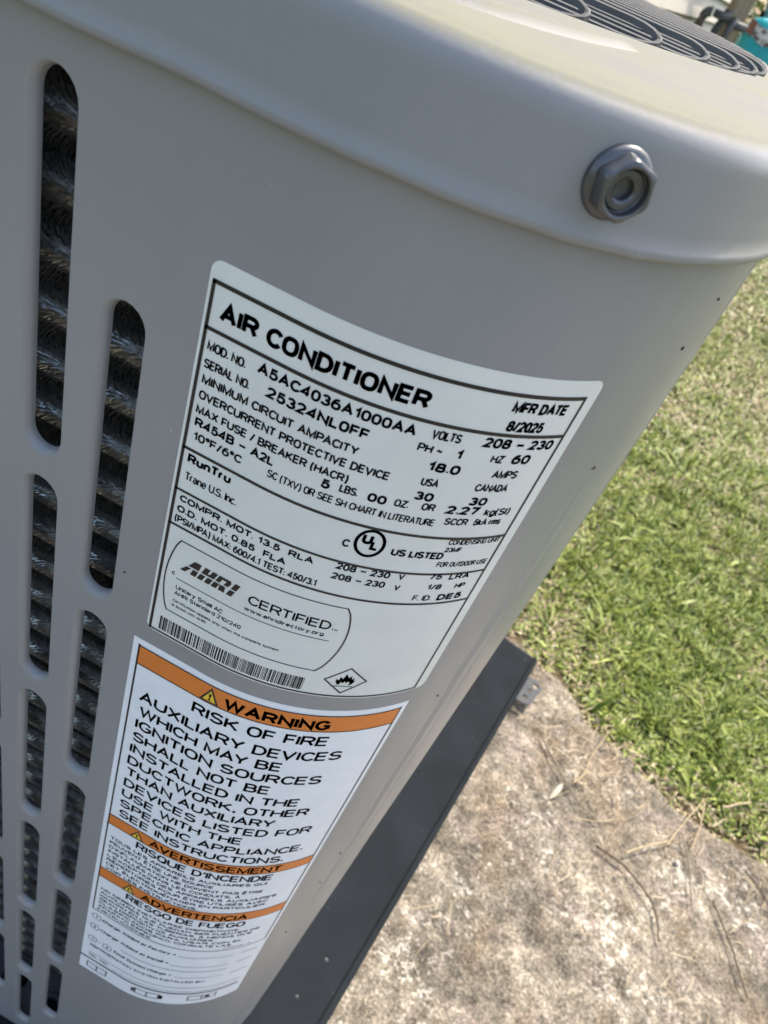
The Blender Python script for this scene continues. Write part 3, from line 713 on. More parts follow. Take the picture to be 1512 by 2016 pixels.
fr = ('TOUS LES APPAREILS AUXILIAIRES QUI', 'PEUVENT ÊTRE UNE SOURCE', 'D’INFLAMMATION NE DOIVENT PAS ÊTRE', 'INSTALLÉS DANS LES CONDUITS, À', 'L’EXCEPTION DES APPAREILS AUXILIAIRES', 'RÉPERTORIÉS POUR ÊTRE UTILISÉS AVEC', 'CET ÉLECTROMÉNAGER EN PARTICULIER.', 'VOIR LES INSTRUCTIONS.')
fw = (70, 48, 70, 61, 78, 75, 75, 45)
for i, t_ in enumerate(fr): T(wl_, t_, -20.1, -20.1 + fw[i], 327.2 + i * 4.15, 2.55, 0.010)
T(wl_, 'ADVERTENCIA', -0.5, 49.0, 365.6, 6.0, 0.014, off=O3); T(wl_, 'RIESGO DE FUEGO', -7.4, 49.5, 374.6, 6.0, 0.012)
es = ('NO DEBEN INSTALARSE DISPOSITIVOS', 'AUXILIARES QUE PUEDAN SER FUENTES DE', 'IGNICIÓN EN LAS TUBERÍAS, A MENOS QUE', 'SEAN DISPOSITIVOS AUXILIARES', 'CLASIFICADOS PARA USAR CON EL', 'APARATO ESPECÍFICO. CONSULTE LAS', 'INSTRUCCIONES.')
ew = (67.7, 79, 76, 58, 73, 68, 30)
for i, t_ in enumerate(es): T(wl_, t_, -20.1, -20.1 + ew[i], 379.8 + i * 3.95, 2.45, 0.010)
T(wl_, 'Charge Added at Factory =', -16.5, 23.5, 415.0, 3.4, 0.006, 0.2, M_GREYINK); T(wl_, 'Charge Added at Install =', -16.5, 21.4, 428.0, 3.4, 0.006, 0.2, M_GREYINK); T(wl_, 'Total System Charge =', -7.5, 25.1, 444.5, 3.4, 0.006, 0.2, M_GREYINK); T(wl_, '+', -16.5, -14.6, 443.5, 2.0, 0.006, 0, M_GREYINK)
T(wl_, 'REFRIGERATION SYSTEM INSTALLED BY:', -20.3, 44.0, 453.0, 3.0, 0.006, 0, M_GREYINK); T(wl_, 'TEL. NO.:', -20.4, -7.9, 467.0, 3.0, 0.006, 0, M_GREYINK)
for cs, cz, ch in ((-19.6, 413.2, '1'), (-19.6, 426.2, '2'), (-19.6, 442.6, '1'), (-10.8, 443.0, '2')):
    sub(strokes('circled_number', line_polys([((cs + 2.5 * math.cos(2 * PI * k / 20)) * mm, (cz + 3.4 * math.sin(2 * PI * k / 20)) * mm) for k in range(21)], 0.4 * mm), O2, M_GREYINK, None), wl_)
    T(wl_, ch, cs - 0.6, cs + 0.6, cz + 1.6, 3.2, 0.006, 0, M_GREYINK)
for s0, s1, z, w in ((25.0, 52.0, 415.2, .4), (56.5, 64.5, 415.2, .7), (23.0, 52.0, 428.6, .4), (56.0, 64.5, 428.4, .7), (-3.0, 52.0, 435.5, .6), (27.0, 52.0, 445.0, .4), (56.0, 64.5, 445.0, .7), (-20.0, 64.0, 461.5, .5), (-5.0, 64.0, 467.5, .4), (-24.2, 64.8, 471.2, 1.9)):
    sub(strokes('fill_in_line', line_polys([(s0 * mm, z * mm), (s1 * mm, z * mm)], w * mm), O2, M_GREYINK, None), wl_)
# three small pictograms of open manuals along the foot of the label
def manual(s0, s1, z0, z1, dark):
    w = s1 - s0; mid = (s0 + s1) / 2
    pol = line_polys([(s0 * mm, z0 * mm), (mid * mm, (z0 + 1) * mm), (s1 * mm, z0 * mm), (s1 * mm, z1 * mm), (mid * mm, (z1 + 1) * mm), (s0 * mm, z1 * mm), (s0 * mm, z0 * mm)], 0.8 * mm) + line_polys([(mid * mm, (z0 + 1) * mm), (mid * mm, (z1 + 1) * mm)], 0.8 * mm)
    if dark:
        for e, d in ((s0, -2.4), (s1, 2.4)): pol.append([(e * mm, z0 * mm), ((e + d) * mm, (z0 + 1.5) * mm), ((e + d) * mm, (z1 - .5) * mm), (e * mm, z1 * mm)])
    sub(strokes('manual_pictogram', pol, O2, M_GREYINK, None), wl_)
manual(-20.0, -8.0, 476.5, 483.5, False); manual(10.0, 23.0, 476.0, 483.0, True); manual(39.0, 54.0, 475.5, 482.5, False)
sub(strokes('manual_figure', [[(48.6 * mm, 477.6 * mm), (50.4 * mm, 477.6 * mm), (51.2 * mm, 481.4 * mm), (47.8 * mm, 481.4 * mm)]], O2, M_GREYINK, None), wl_)
T(wl_, '43000-A', 44.0, 58.5, 402.6, 1.5, 0.0, 0, M_GREYINK)

# a plain grotesque alphabet drawn as strokes: x and y run 0..1 over the letter's own width and the capital height
def _e(cx, cy, rx, ry, a0, a1, n=14):
    return [(cx + rx * math.cos(math.radians(a0 + (a1 - a0) * i / n)), cy + ry * math.sin(math.radians(a0 + (a1 - a0) * i / n))) for i in range(n + 1)]
_S = [_e(.5, .755, .47, .245, 22, 270, 16)[:-1] + _e(.5, .255, .5, .255, 90, -160, 16)]
def _ring(cx, cy, rx, ry):
    g = lambda v: math.copysign(abs(v) ** 0.80, v)
    pts = [(cx + rx * g(math.cos(math.radians(90 + 15 * i))), cy + ry * g(math.sin(math.radians(90 + 15 * i)))) for i in range(24)]
    return pts + [pts[0]]
X_ = 0.73                                     # height of small letters
GL = {
 'A': (.74, [[(0, 0), (.5, 1), (1, 0)], [(.2, .34), (.8, .34)]]), 'B': (.66, [[(0, .53), (.58, .53)] + _e(.6, .265, .4, .265, 90, -90) + [(0, 0), (0, 1), (.55, 1)] + _e(.55, .765, .36, .235, 90, -90)]),
 'C': (.66, [_e(.545, .5, .545, .5, 36, 324, 20)]), 'D': (.65, [[(0, 0), (0, 1), (.42, 1)] + _e(.42, .5, .58, .5, 90, -90) + [(0, 0)]]), 'E': (.58, [[(1, 1), (0, 1), (0, 0), (1, 0)], [(0, .52), (.92, .52)]]),
 'F': (.55, [[(1, 1), (0, 1), (0, 0)], [(0, .5), (.9, .5)]]), 'G': (.69, [_e(.52, .5, .52, .5, 38, 320, 20) + [(1, .2), (1, .46), (.58, .46)]]), 'H': (.68, [[(0, 0), (0, 1)], [(1, 0), (1, 1)], [(0, .52), (1, .52)]]),
 'I': (.0, [[(0, 0), (0, 1)]]), 'J': (.5, [[(1, 1), (1, .3)] + _e(.5, .3, .5, .3, 0, -180)]), 'K': (.68, [[(0, 0), (0, 1)], [(.98, 1), (0, .36)], [(.3, .56), (1, 0)]]), 'L': (.53, [[(0, 1), (0, 0), (1, 0)]]),
 'M': (.8, [[(0, 0), (0, 1), (.5, .05), (1, 1), (1, 0)]]), 'N': (.68, [[(0, 0), (0, 1), (1, 0), (1, 1)]]), 'O': (.69, [_ring(.5, .5, .5, .5)]), 'P': (.62, [[(0, 0), (0, 1), (.6, 1)] + _e(.6, .73, .4, .27, 90, -90) + [(0, .46)]]),
 'Q': (.69, [_ring(.5, .5, .5, .5), [(.62, .24), (.98, -.04)]]), 'R': (.67, [[(0, 0), (0, 1), (.6, 1)] + _e(.6, .745, .37, .255, 90, -90) + [(0, .49)], [(.58, .49), (.98, 0)]]), 'S': (.66, _S),
 'T': (.66, [[(0, 1), (1, 1)], [(.5, 1), (.5, 0)]]), 'U': (.68, [[(0, 1), (0, .32)] + _e(.5, .32, .5, .32, 180, 360) + [(1, .32), (1, 1)]]), 'V': (.72, [[(0, 1), (.5, 0), (1, 1)]]), 'W': (1.02, [[(0, 1), (.25, 0), (.5, .97), (.75, 0), (1, 1)]]),
 'X': (.7, [[(0, 1), (1, 0)], [(1, 1), (0, 0)]]), 'Y': (.72, [[(0, 1), (.5, .44), (1, 1)], [(.5, .46), (.5, 0)]]), 'Z': (.64, [[(0, 1), (1, 1), (0, 0), (1, 0)]]),
 '0': (.56, [_ring(.5, .5, .5, .5)]), '1': (.30, [[(0, .74), (.55, .82), (.9, 1), (.9, 0)]]), '2': (.56, [_e(.49, .71, .49, .29, 170, -28, 14) + [(0, 0), (1, 0)]]),
 '3': (.56, [_e(.47, .75, .44, .25, 160, -90, 14) + [(.4, .5)], [(.4, .5), (.48, .5)] + _e(.48, .26, .52, .26, 86, -165, 14)]), '4': (.6, [[(.76, 0), (.76, 1), (0, .27), (1, .27)]]), '5': (.56, [[(.93, 1), (.2, 1), (.1, .5)] + _e(.49, .325, .51, .325, 130, -160, 16)]),
 '6': (.57, [_ring(.5, .315, .5, .315), _e(.62, .36, .62, .64, 180, 68, 10)]), '7': (.55, [[(0, 1), (1, 1), (.34, 0)]]), '8': (.57, [_ring(.5, .755, .43, .245), _ring(.5, .265, .5, .265)]), '9': (.57, [_ring(.5, .685, .5, .315), _e(.38, .64, .62, .64, 0, -112, 10)]),
 'a': (.5, [_e(.48, .5, .46, .23, 155, 0, 8) + [(.94, .02)], [(.94, .42), (.5, .42)] + _e(.42, .21, .42, .21, 95, 270, 10) + [(.7, .04), (.94, .2)]]), 'b': (.53, [[(0, 0), (0, 1)], _ring(.5, X_ / 2, .5, X_ / 2)]), 'c': (.5, [_e(.5, X_ / 2, .5, X_ / 2, 42, 318)]),
 'd': (.53, [[(1, 0), (1, 1)], _ring(.5, X_ / 2, .5, X_ / 2)]), 'e': (.53, [[(.03, .37), (1, .37)] + _e(.5, X_ / 2, .5, X_ / 2, 0, 312, 16)]), 'f': (.3, [[(.4, 0), (.4, .8)] + _e(.95, .8, .55, .2, 180, 95, 6), [(0, X_), (.95, X_)]]),
 'g': (.53, [_ring(.5, X_ / 2, .5, X_ / 2), [(1, X_), (1, -.05)] + _e(.5, -.05, .5, .2, 0, -160, 10)]), 'h': (.5, [[(0, 0), (0, 1)], [(0, .42)] + _e(.5, .45, .5, .28, 180, 0, 10) + [(1, 0)]]), 'i': (.0, [[(0, 0), (0, X_)], [(0, .88), (0, 1.02)]]),
 'k': (.5, [[(0, 0), (0, 1)], [(.95, X_), (0, .28)], [(.3, .42), (1, 0)]]), 'l': (.0, [[(0, 0), (0, 1)]]), 'm': (.84, [[(0, 0), (0, X_)], [(0, .42)] + _e(.25, .47, .25, .26, 180, 0, 8) + [(.5, 0)], [(.5, .42)] + _e(.75, .47, .25, .26, 180, 0, 8) + [(1, 0)]]),
 'n': (.5, [[(0, 0), (0, X_)], [(0, .42)] + _e(.5, .45, .5, .28, 180, 0, 10) + [(1, 0)]]), 'o': (.54, [_ring(.5, X_ / 2, .5, X_ / 2)]), 'p': (.53, [[(0, -.26), (0, X_)], _ring(.5, X_ / 2, .5, X_ / 2)]), 'r': (.3, [[(0, 0), (0, X_)], [(0, .42)] + _e(.85, .45, .85, .28, 180, 95, 6)]),
 's': (.48, [[(x, y * X_) for x, y in _S[0]]]), 't': (.28, [[(.42, .95), (.42, .17)] + _e(.95, .17, .53, .17, 180, 265, 6), [(0, X_), (1, X_)]]), 'u': (.5, [[(0, X_), (0, .28)] + _e(.5, .28, .5, .28, 180, 360, 10) + [(1, X_)], [(1, .3), (1, 0)]]),
 'v': (.5, [[(0, X_), (.5, 0), (1, X_)]]), 'w': (.8, [[(0, X_), (.25, 0), (.5, X_), (.75, 0), (1, X_)]]), 'y': (.52, [[(0, X_), (.5, .02)], [(1, X_), (.4, -.14), (.2, -.24), (.02, -.24)]]),
 '.': (.0, [[(0, 0), (0, .15)]]), ',': (.06, [[(1, .15), (1, -.02), (0, -.16)]]), ':': (.0, [[(0, 0), (0, .15)], [(0, .5), (0, .65)]]), '/': (.36, [[(0, -.04), (1, 1.04)]]), '–': (.66, [[(0, .44), (1, .44)]]), '-': (.34, [[(0, .4), (1, .4)]]),
 '(': (.22, [_e(1, .45, 1, .66, 105, 255, 12)]), ')': (.22, [_e(0, .45, 1, .66, 75, -75, 12)]), '~': (.5, [[(0, .34), (.12, .48), (.28, .55), (.45, .49), (.58, .40), (.74, .35), (.9, .42), (1, .55)]]), '°': (.26, [_ring(.5, .82, .5, .17)]), '’': (.05, [[(1, 1), (1, .85), (0, .7)]]),
 '+': (.5, [[(0, .4), (1, .4)], [(.5, .66), (.5, .14)]]), '=': (.5, [[(0, .54), (1, .54)], [(0, .28), (1, .28)]]), '™': (.9, [[(0, 1), (.4, 1)], [(.2, 1), (.2, .3)], [(.55, .3), (.55, 1), (.77, .4), (1, 1), (1, .3)]]),
}
_AC = {'É': ('E', 'a'), 'Ê': ('E', 'c'), 'À': ('A', 'g'), 'Í': ('I', 'a'), 'Ó': ('O', 'a')}
def layout(txt, t):
    """strokes of a line of text in cap-heights, with its total width; t is the stroke weight"""
    out = []; x = 0.0; prev = ''
    for ch in txt:
        if ch == ' ': x += 0.42; prev = ''; continue
        acc = None
        if ch in _AC: ch, acc = _AC[ch]
        w, st = GL[ch]; W = w + t
        if prev + ch in ('TA', 'AT', 'AV', 'VA', 'LT', 'LY', 'AY', 'FA', 'RT', 'PA', 'TU'): x -= 0.10     # kerning
        elif prev in ('L', 'F', 'T', 'C') or ch in ('T', 'V', 'Y'): x -= 0.04
        prev = ch
        for s in st: out.append([(x + t / 2 + px * w, t / 2 + py * (1 - t)) for px, py in s])
        if acc:
            m = x + W / 2
            out.append({'a': [(m - .06, 1.08), (m + .1, 1.25)], 'g': [(m - .1, 1.25), (m + .06, 1.08)], 'c': [(m - .16, 1.08), (m, 1.24), (m + .16, 1.08)]}[acc])
        x += W + 0.095 - 0.2 * t
    return out, x - 0.095 + 0.2 * t
def ribbon(pts, hw, closed):
    """left and right edges of a stroke, mitred at its corners"""
    n = len(pts); Lf = []; Rt = []
    for i in range(n):
        a = pts[i - 1] if (i > 0 or closed) else None; b = pts[(i + 1) % n] if (i < n - 1 or closed) else None
        if closed and i == 0: a = pts[-1]
        p = pts[i]; ds = []
        for u, v in ((a, p), (p, b)):
            if u is None or v is None: continue
            L_ = math.hypot(v[0] - u[0], v[1] - u[1])
            if L_ > 1e-9: ds.append(((v[0] - u[0]) / L_, (v[1] - u[1]) / L_))
        if len(ds) == 2:
            nx, ny = -(ds[0][1] + ds[1][1]), ds[0][0] + ds[1][0]; L_ = math.hypot(nx, ny) or 1e-9; nx /= L_; ny /= L_
            k = 1 / max(0.42, -nx * ds[0][1] + ny * ds[0][0])
        else: nx, ny = -ds[0][1], ds[0][0]; k = 1
        Lf.append((p[0] + nx * hw * k, p[1] + ny * hw * k)); Rt.append((p[0] - nx * hw * k, p[1] - ny * hw * k))
    return Lf, Rt
for parent, txt, s0, s1, zb, cap, wt, shear, mat, off in TEXTS:
    t = 0.125 + 3.6 * wt
    st, wid = layout(txt, t); sx = (s1 - s0) / wid; hw = t * cap ** 0.8 * min(sx, cap * 1.3) ** 0.2 / 2
    V = []; nn = []; F = []
    for q, s in enumerate(st):
        pts = [(s0 + x * sx + shear * y * cap, zb - y * cap) for x, y in s]
        closed = len(pts) > 4 and math.hypot(pts[0][0] - pts[-1][0], pts[0][1] - pts[-1][1]) < 1e-6
        if closed: pts = pts[:-1]
        Lf, Rt = ribbon(pts, hw, closed); b = len(V); n = len(pts)
        for l_, r_ in zip(Lf, Rt):
            for p in (l_, r_): V.append(surf(p[0], p[1], off + (q % 3) * 5e-6)); nn.append(tuple(surf_n(p[0])))
        for i in range(n if closed else n - 1):
            j = (i + 1) % n; F.append((b + 2 * i, b + 2 * i + 1, b + 2 * j + 1, b + 2 * j))
    sub(mesh_obj('printed_text', V, F, mat, None, normals=nn), parent)

# ------------------------------------------------------------------ equipment pad and tie-down bracket
pad = empty('equipment_pad', (-0.2, 0.38, 0.0))
tag(pad, 'flat slate grey plastic pad under the air conditioner, its edge along the concrete', 'equipment pad')
a0, a1 = Vector((0.053, -0.02)), Vector((0.1788, 0.7295))     # right-hand edge, near and far
u = (a1 - a0).normalized(); w = Vector((-u.y, u.x))
quad = [a0, a1, a1 + w * 0.76, a0 + w * 0.76]
bm = bmesh.new()
top = [bm.verts.new((p.x, p.y, HC - PAD_Z)) for p in quad]; bot = [bm.verts.new((p.x, p.y, HC - PAD_Z - 0.012)) for p in quad]
bm.faces.new(top); bm.faces.new(bot[::-1])
for i in range(4): bm.faces.new((top[i], bot[i], bot[(i + 1) % 4], top[(i + 1) % 4]))
bmesh.ops.recalc_face_normals(bm, faces=bm.faces)
bmesh.ops.bevel(bm, geom=list(bm.edges), offset=0.0022, segments=2, affect='EDGES', profile=0.5)
po = bm_obj('pad_deck', bm, M_PADM); po.parent = pad; po.matrix_parent_inverse = Matrix.Translation((0.2, -0.38, 0))
rgp = random.Random(9); V = []; F = []
for i in range(26):
    t = rgp.random(); e = rgp.random() ** 2 * 0.085 + 0.003; q = a0 + (a1 - a0) * (0.25 + 0.75 * t) + w * e
    r_ = 0.0005 + 0.0016 * rgp.random() ** 3; b = len(V); zz = HC - PAD_Z + 0.0001
    for k in range(6): V.append((q.x + r_ * (0.7 + 0.6 * rgp.random()) * math.cos(k * PI / 3), q.y + r_ * (0.7 + 0.6 * rgp.random()) * math.sin(k * PI / 3), zz))
    V.append((q.x, q.y, zz + r_ * 0.8)); F += [(b + k, b + (k + 1) % 6, b + 6) for k in range(6)]
o = tag(mesh_obj('lichen_crumbs', V, F, simple('lichen', (0.10, 0.105, 0.10), 0.9, 0, 0.4, 200)), kind='stuff'); o.parent = pad; o.matrix_parent_inverse = Matrix.Translation((0.2, -0.38, 0))
for fx, fy in ((0.12, 0.10), (0.12, 0.85), (0.9, 0.10), (0.9, 0.85), (0.5, 0.5)):
    c_ = a0 + w * 0.76 * fx + (a1 - a0) * fy
    v_, f_ = lathe_geo([(0.0005, 0.0), (0.04, 0.0), (0.045, 0.0175), (0.0005, 0.0175)], 16)
    f = mesh_obj('pad_foot', [(x + c_.x, y + c_.y, z) for x, y, z in v_], f_, M_PADM, smooth=False); f.parent = pad; f.matrix_parent_inverse = Matrix.Translation((0.2, -0.38, 0))
q0 = a0 + w * 0.001; V = []; F = []
for t in (0.0, 1.0):
    p = q0 + (a1 - a0) * (0.002 + 0.996 * t)
    for e, h in ((0.0, 0.0), (0.0008, 0.0022), (0.0035, 0.0024), (0.0052, 0.0016), (0.0060, -0.0002)): V.append((p.x + w.x * e, p.y + w.y * e, HC - PAD_Z + h))
F = [(k, k + 1, k + 6, k + 5) for k in range(4)] + [(0, 1, 2, 3, 4)[::-1], (5, 6, 7, 8, 9)]
o = mesh_obj('edge_lip', V, F, M_PADM); o.parent = pad; o.matrix_parent_inverse = Matrix.Translation((0.2, -0.38, 0))
# perforated metal bracket showing from under the pad
br = empty('bracket', (0.174, 0.668, 0.0055))
tag(br, 'small punched grey steel bracket poking out from under the pad edge', 'bracket')
hv = []; hedge = []; hl = ((0.0155, 0.030, 0.0048), (0.0085, 0.016, 0.0036), (0.0040, 0.001, 0.0040))
addloop([(-0.03, -0.012), (0.010, -0.012), (0.016, -0.004), (0.026, 0.030), (0.018, 0.042), (-0.03, 0.042)])
for hx, hy, hr in hl: addloop([(hx + hr * math.cos(2 * PI * k / 14), hy + hr * math.sin(2 * PI * k / 14)) for k in range(14)])
o2, _, f2, _, _, _ = delaunay_2d_cdt(hv, hedge, [], 0, 1e-7)
F = [f for f in f2 if not any(math.hypot(sum(o2[i].x for i in f) / 3 - hx, sum(o2[i].y for i in f) / 3 - hy) < hr for hx, hy, hr in hl)]
def in_poly(px, py, pl=[(-0.03, -0.012), (0.010, -0.012), (0.016, -0.004), (0.026, 0.030), (0.018, 0.042), (-0.03, 0.042)]):
    r_ = False
    for i in range(len(pl)):
        x1, y1 = pl[i]; x2, y2 = pl[i - 1]
        if (y1 > py) != (y2 > py) and px < (x2 - x1) * (py - y1) / (y2 - y1) + x1: r_ = not r_
    return r_
F = [f for f in F if in_poly(sum(o2[i].x for i in f) / 3, sum(o2[i].y for i in f) / 3)]
nv = len(o2); V = [(v.x, v.y, 0.022) for v in o2] + [(v.x, v.y, 0.019) for v in o2]
edge_count = {}
for f in F:
    for i in range(len(f)):
        e = (f[i], f[(i + 1) % len(f)]); edge_count[e] = 1
FF = [tuple(f) for f in F] + [tuple(i + nv for i in f[::-1]) for f in F]
for (i, j) in list(edge_count):
    if (j, i) not in edge_count: FF.append((j, i, i + nv, j + nv))
br.scale = (0.85, 0.85, 0.70)
o = mesh_obj('bracket_plate', V, FF, M_GALV); o.parent = br
bm = bmesh.new(); bm_box(bm, (-0.028, -0.010, 0.0), (-0.018, 0.040, 0.019)); o = bm_obj('bracket_foot', bm, M_GALV); o.parent = br
# ------------------------------------------------------------------ lawn
def blades(n, region, seed, lmin, lmax, wid, tilt, dead, name_noise=0.0):
    rg = np.random.default_rng(seed)
    x0, x1, y0, y1 = region
    x = rg.uniform(x0, x1, n * 2); y = rg.uniform(y0, y1, n * 2)
    ok = y > edge_y(x) - 0.006 + 0.016 * np.sin(x * 41 + 1.3) * np.sin(x * 17) + 0.012 * np.sin(x * 93) + rg.exponential(0.012, n * 2)
    # leave room under the cabinet and the pad
    ok &= ~((x < 0.19) & (y < 0.73) & (x > -0.65))
    x, y = x[ok][:n], y[ok][:n]; m = len(x)
    pn = np.array([noise.noise((a * 4.2, b * 4.2, 0)) + 0.6 * noise.noise((a * 13, b * 13, 2)) for a, b in zip(x, y)])
    dist = y - edge_y(x)
    pd = np.clip(dead + 0.55 * pn + 0.55 * np.exp(-dist / 0.045), 0.02, 0.95)
    isdead = rg.random(m) < pd
    L_ = rg.uniform(lmin, lmax, m) * np.where(isdead, 0.85, 1.0) * (0.55 + 0.45 * np.clip(dist / 0.06, 0, 1)) * np.clip(0.85 + 0.9 * np.array([noise.noise((a * 24, b * 24, 7)) for a, b in zip(x, y)]), 0.35, 1.6)
    az = rg.uniform(0, 2 * PI, m); th = np.abs(rg.normal(tilt, 0.35, m)); th = np.where(isdead, th + 0.45, th); th = np.clip(th, 0.05, 1.45)
    cur = rg.uniform(0.1, 0.7, m); w = wid * rg.uniform(0.6, 1.3, m) * np.where(isdead, 0.75, 1.0)
    dx, dy = np.cos(az), np.sin(az); sx, sy = -dy, dx
    def pt(f, side, ws):
        a = np.clip(th + cur * f, 0, 1.52); h = L_ * f
        return np.stack([x + dx * np.sin(a) * h + sx * side * w * ws, y + dy * np.sin(a) * h + sy * side * w * ws, 0.001 + np.cos(a) * h + isdead * 0.004 * rg.random(m)], 1)
    vv = np.stack([pt(0, -.5, 1), pt(0, .5, 1), pt(.55, .5, .85), pt(.55, -.5, .85), pt(1, 0, 0)], 1).reshape(-1, 3)
    g = rg.random(m)[:, None]
    green = np.array([0.080, 0.130, 0.014]) * (1 - g) + np.array([0.31, 0.36, 0.075]) * g
    g2 = rg.random(m)[:, None]
    straw = np.array([0.28, 0.21, 0.11]) * (1 - g2) + np.array([0.58, 0.49, 0.32]) * g2
    col = np.where(isdead[:, None], straw, green) * rg.uniform(0.75, 1.2, m)[:, None]
    col = np.repeat(np.concatenate([col, np.ones((m, 1))], 1), 5, 0)
    return vv, col
def blade_obj(name, parts, mat):
    vv = np.concatenate([p[0] for p in parts]); col = np.concatenate([p[1] for p in parts]); m = len(vv) // 5
    me = bpy.data.meshes.new(name); me.vertices.add(len(vv)); me.vertices.foreach_set('co', vv.ravel())
    b = np.arange(m) * 5
    loops = np.stack([b, b + 1, b + 2, b + 3, b + 3, b + 2, b + 4], 1).ravel()
    me.loops.add(len(loops)); me.loops.foreach_set('vertex_index', loops.astype(np.int32))
    st = np.stack([np.arange(m) * 7, np.arange(m) * 7 + 4], 1).ravel(); me.polygons.add(2 * m)
    me.polygons.foreach_set('loop_start', st.astype(np.int32))
    me.update(calc_edges=True); me.validate()
    at = me.color_attributes.new('blade_colour', 'FLOAT_COLOR', 'POINT'); at.data.foreach_set('color', col.ravel())
    me.materials.append(mat); return link(bpy.data.objects.new(name, me))
BM = Mat('grass_blade', (0.08, 0.12, 0.03), 0.5, 0, 0.35)
at = BM.n.new('ShaderNodeAttribute'); at.attribute_name = 'blade_colour'
BM.base(at.outputs['Color'])
tr = BM.n.new('ShaderNodeBsdfTranslucent'); BM.l.new(at.outputs['Color'], tr.inputs[0])
mx = BM.n.new('ShaderNodeMixShader'); mx.inputs[0].default_value = 0.16
BM.l.new(BM.b.outputs[0], mx.inputs[1]); BM.l.new(tr.outputs[0], mx.inputs[2]); BM.l.new(mx.outputs[0], BM.n['Material Output'].inputs[0])
parts = [blades(60000, (0.10, 0.95, 0.60, 1.45), 11, 0.010, 0.036, 0.0034, 0.80, 0.16),
         blades(56000, (0.0, 1.3, 1.40, 2.6), 12, 0.012, 0.040, 0.0043, 0.9, 0.36),
         blades(26000, (-0.2, 2.0, 2.55, 4.6), 13, 0.02, 0.05, 0.0062, 0.9, 0.46),
         blades(20000, (-1.2, 0.12, 0.70, 3.2), 14, 0.015, 0.04, 0.005, 0.8, 0.25),
         blades(16000, (0.95, 2.2, 0.40, 1.5), 15, 0.015, 0.04, 0.005, 0.8, 0.25),
         blades(420, (0.18, 0.9, 0.62, 1.6), 16, 0.035, 0.075, 0.0062, 0.9, -0.4),
         blades(2600, (0.10, 1.0, 0.60, 1.8), 17, 0.008, 0.017, 0.0085, 1.0, -0.3)]
tag(blade_obj('grass', parts, BM.m), 'short patchy lawn, green blades mixed with dry straw', 'grass', kind='stuff')
# dry clippings strewn over the concrete
rg = np.random.default_rng(31); n = 620
x = rg.uniform(0.12, 0.75, n * 3); y = rg.uniform(0.15, 0.74, n * 3)
pd = np.array([noise.noise((a * 7, b * 7, 9)) for a, b in zip(x, y)])
dd = edge_y(x) - y
ok = (dd > -0.01) & (rg.random(n * 3) < np.clip(0.12 + 0.9 * pd + 0.9 * np.exp(-dd / 0.04), 0, 1)) & ~((x < 0.06 + (y + 0.02) * 0.156 + 0.005))
x, y = x[ok][:n], y[ok][:n]; m = len(x); az = rg.normal(0.6, 0.9, m); L_ = rg.uniform(0.008, 0.038, m); w = rg.uniform(0.0004, 0.0011, m)
dx, dy = np.cos(az), np.sin(az); z = 0.009 + rg.uniform(0, 0.004, m); cv = rg.normal(0, 0.15, m)
def cp(f, sd): return np.stack([x + dx * L_ * f - dy * (sd * w / 2 + cv * L_ * f * f), y + dy * L_ * f + dx * (sd * w / 2 + cv * L_ * f * f), z + 0.002 * np.sin(f * PI)], 1)
vv = np.stack([cp(0, -1), cp(0, 1), cp(.6, 1), cp(.6, -1), cp(1, 0)], 1).reshape(-1, 3)
g2 = rg.random(m)[:, None]; col = (np.array([0.20, 0.15, 0.08]) * (1 - g2) + np.array([0.52, 0.43, 0.28]) * g2)
col = np.repeat(np.concatenate([col, np.ones((m, 1))], 1), 5, 0)
tag(blade_obj('dry_clippings', [(vv, col)], BM.m), 'dry grass clippings strewn over the concrete', 'grass clippings', kind='stuff')
# dry roots trailing out of the lawn over the slab
rg = np.random.default_rng(44); V = []; F = []
for i in range(150):
    px = rg.uniform(0.24, 0.62) if i % 4 else rg.uniform(0.2, 0.7); py = float(edge_y(px)) - abs(rg.normal(0, 0.045)) - 0.004
    if i % 7 == 0: py -= rg.uniform(0, 0.2)
    a = rg.normal(-2.0, 0.8); L_ = rg.uniform(0.02, 0.07); r_ = rg.uniform(0.00025, 0.0006); k = rg.normal(0, 14); p = Vector((px, py, 0.0095 + rg.uniform(0, 0.004))); pts = []
    for q in range(7):
        pts.append(p.copy()); p = p + Vector((math.cos(a), math.sin(a), rg.normal(0, 0.06))) * L_ / 6; a += k * L_ / 6 + rg.normal(0, 0.12); p.z = max(0.0085, p.z)
    v_, f_ = tube_geo(pts, [r_ * (1 - 0.09 * q) for q in range(7)], 4, False); b = len(V); V += v_; F += [tuple(j + b for j in f) for f in f_]
tag(mesh_obj('dry_roots', V, F, simple('root_fibre', (0.36, 0.28, 0.175), 0.85, 0, 0.45, 90)), 'tangle of dry roots trailing from the lawn over the concrete', 'dry roots', kind='stuff')
# loose grit and lime flakes
rg = np.random.default_rng(5); V = []; F = []
for i in range(1100):
    px, py = rg.uniform(0.10, 0.74), rg.uniform(0.1, 0.72)
    if py > edge_y(px) or px < 0.07 + (py + 0.02) * 0.156: continue
    r_ = 0.0006 + 0.0018 * rg.random() ** 3; b = len(V)
    zz = 0.0055
    for k in range(5):
        a = 2 * PI * k / 5 + rg.random(); V.append((px + r_ * math.cos(a), py + r_ * math.sin(a) * 0.8, zz))
    V.append((px, py, zz + r_ * 1.3))
    for k in range(5): F.append((b + k, b + (k + 1) % 5, b + 5))
M_GRIT = simple('pale_grit', (0.5, 0.46, 0.39), 0.9, 0, 0.4, 300)
tag(mesh_obj('grit', V, F, M_GRIT), 'loose pale grit on the concrete', 'grit', kind='stuff')

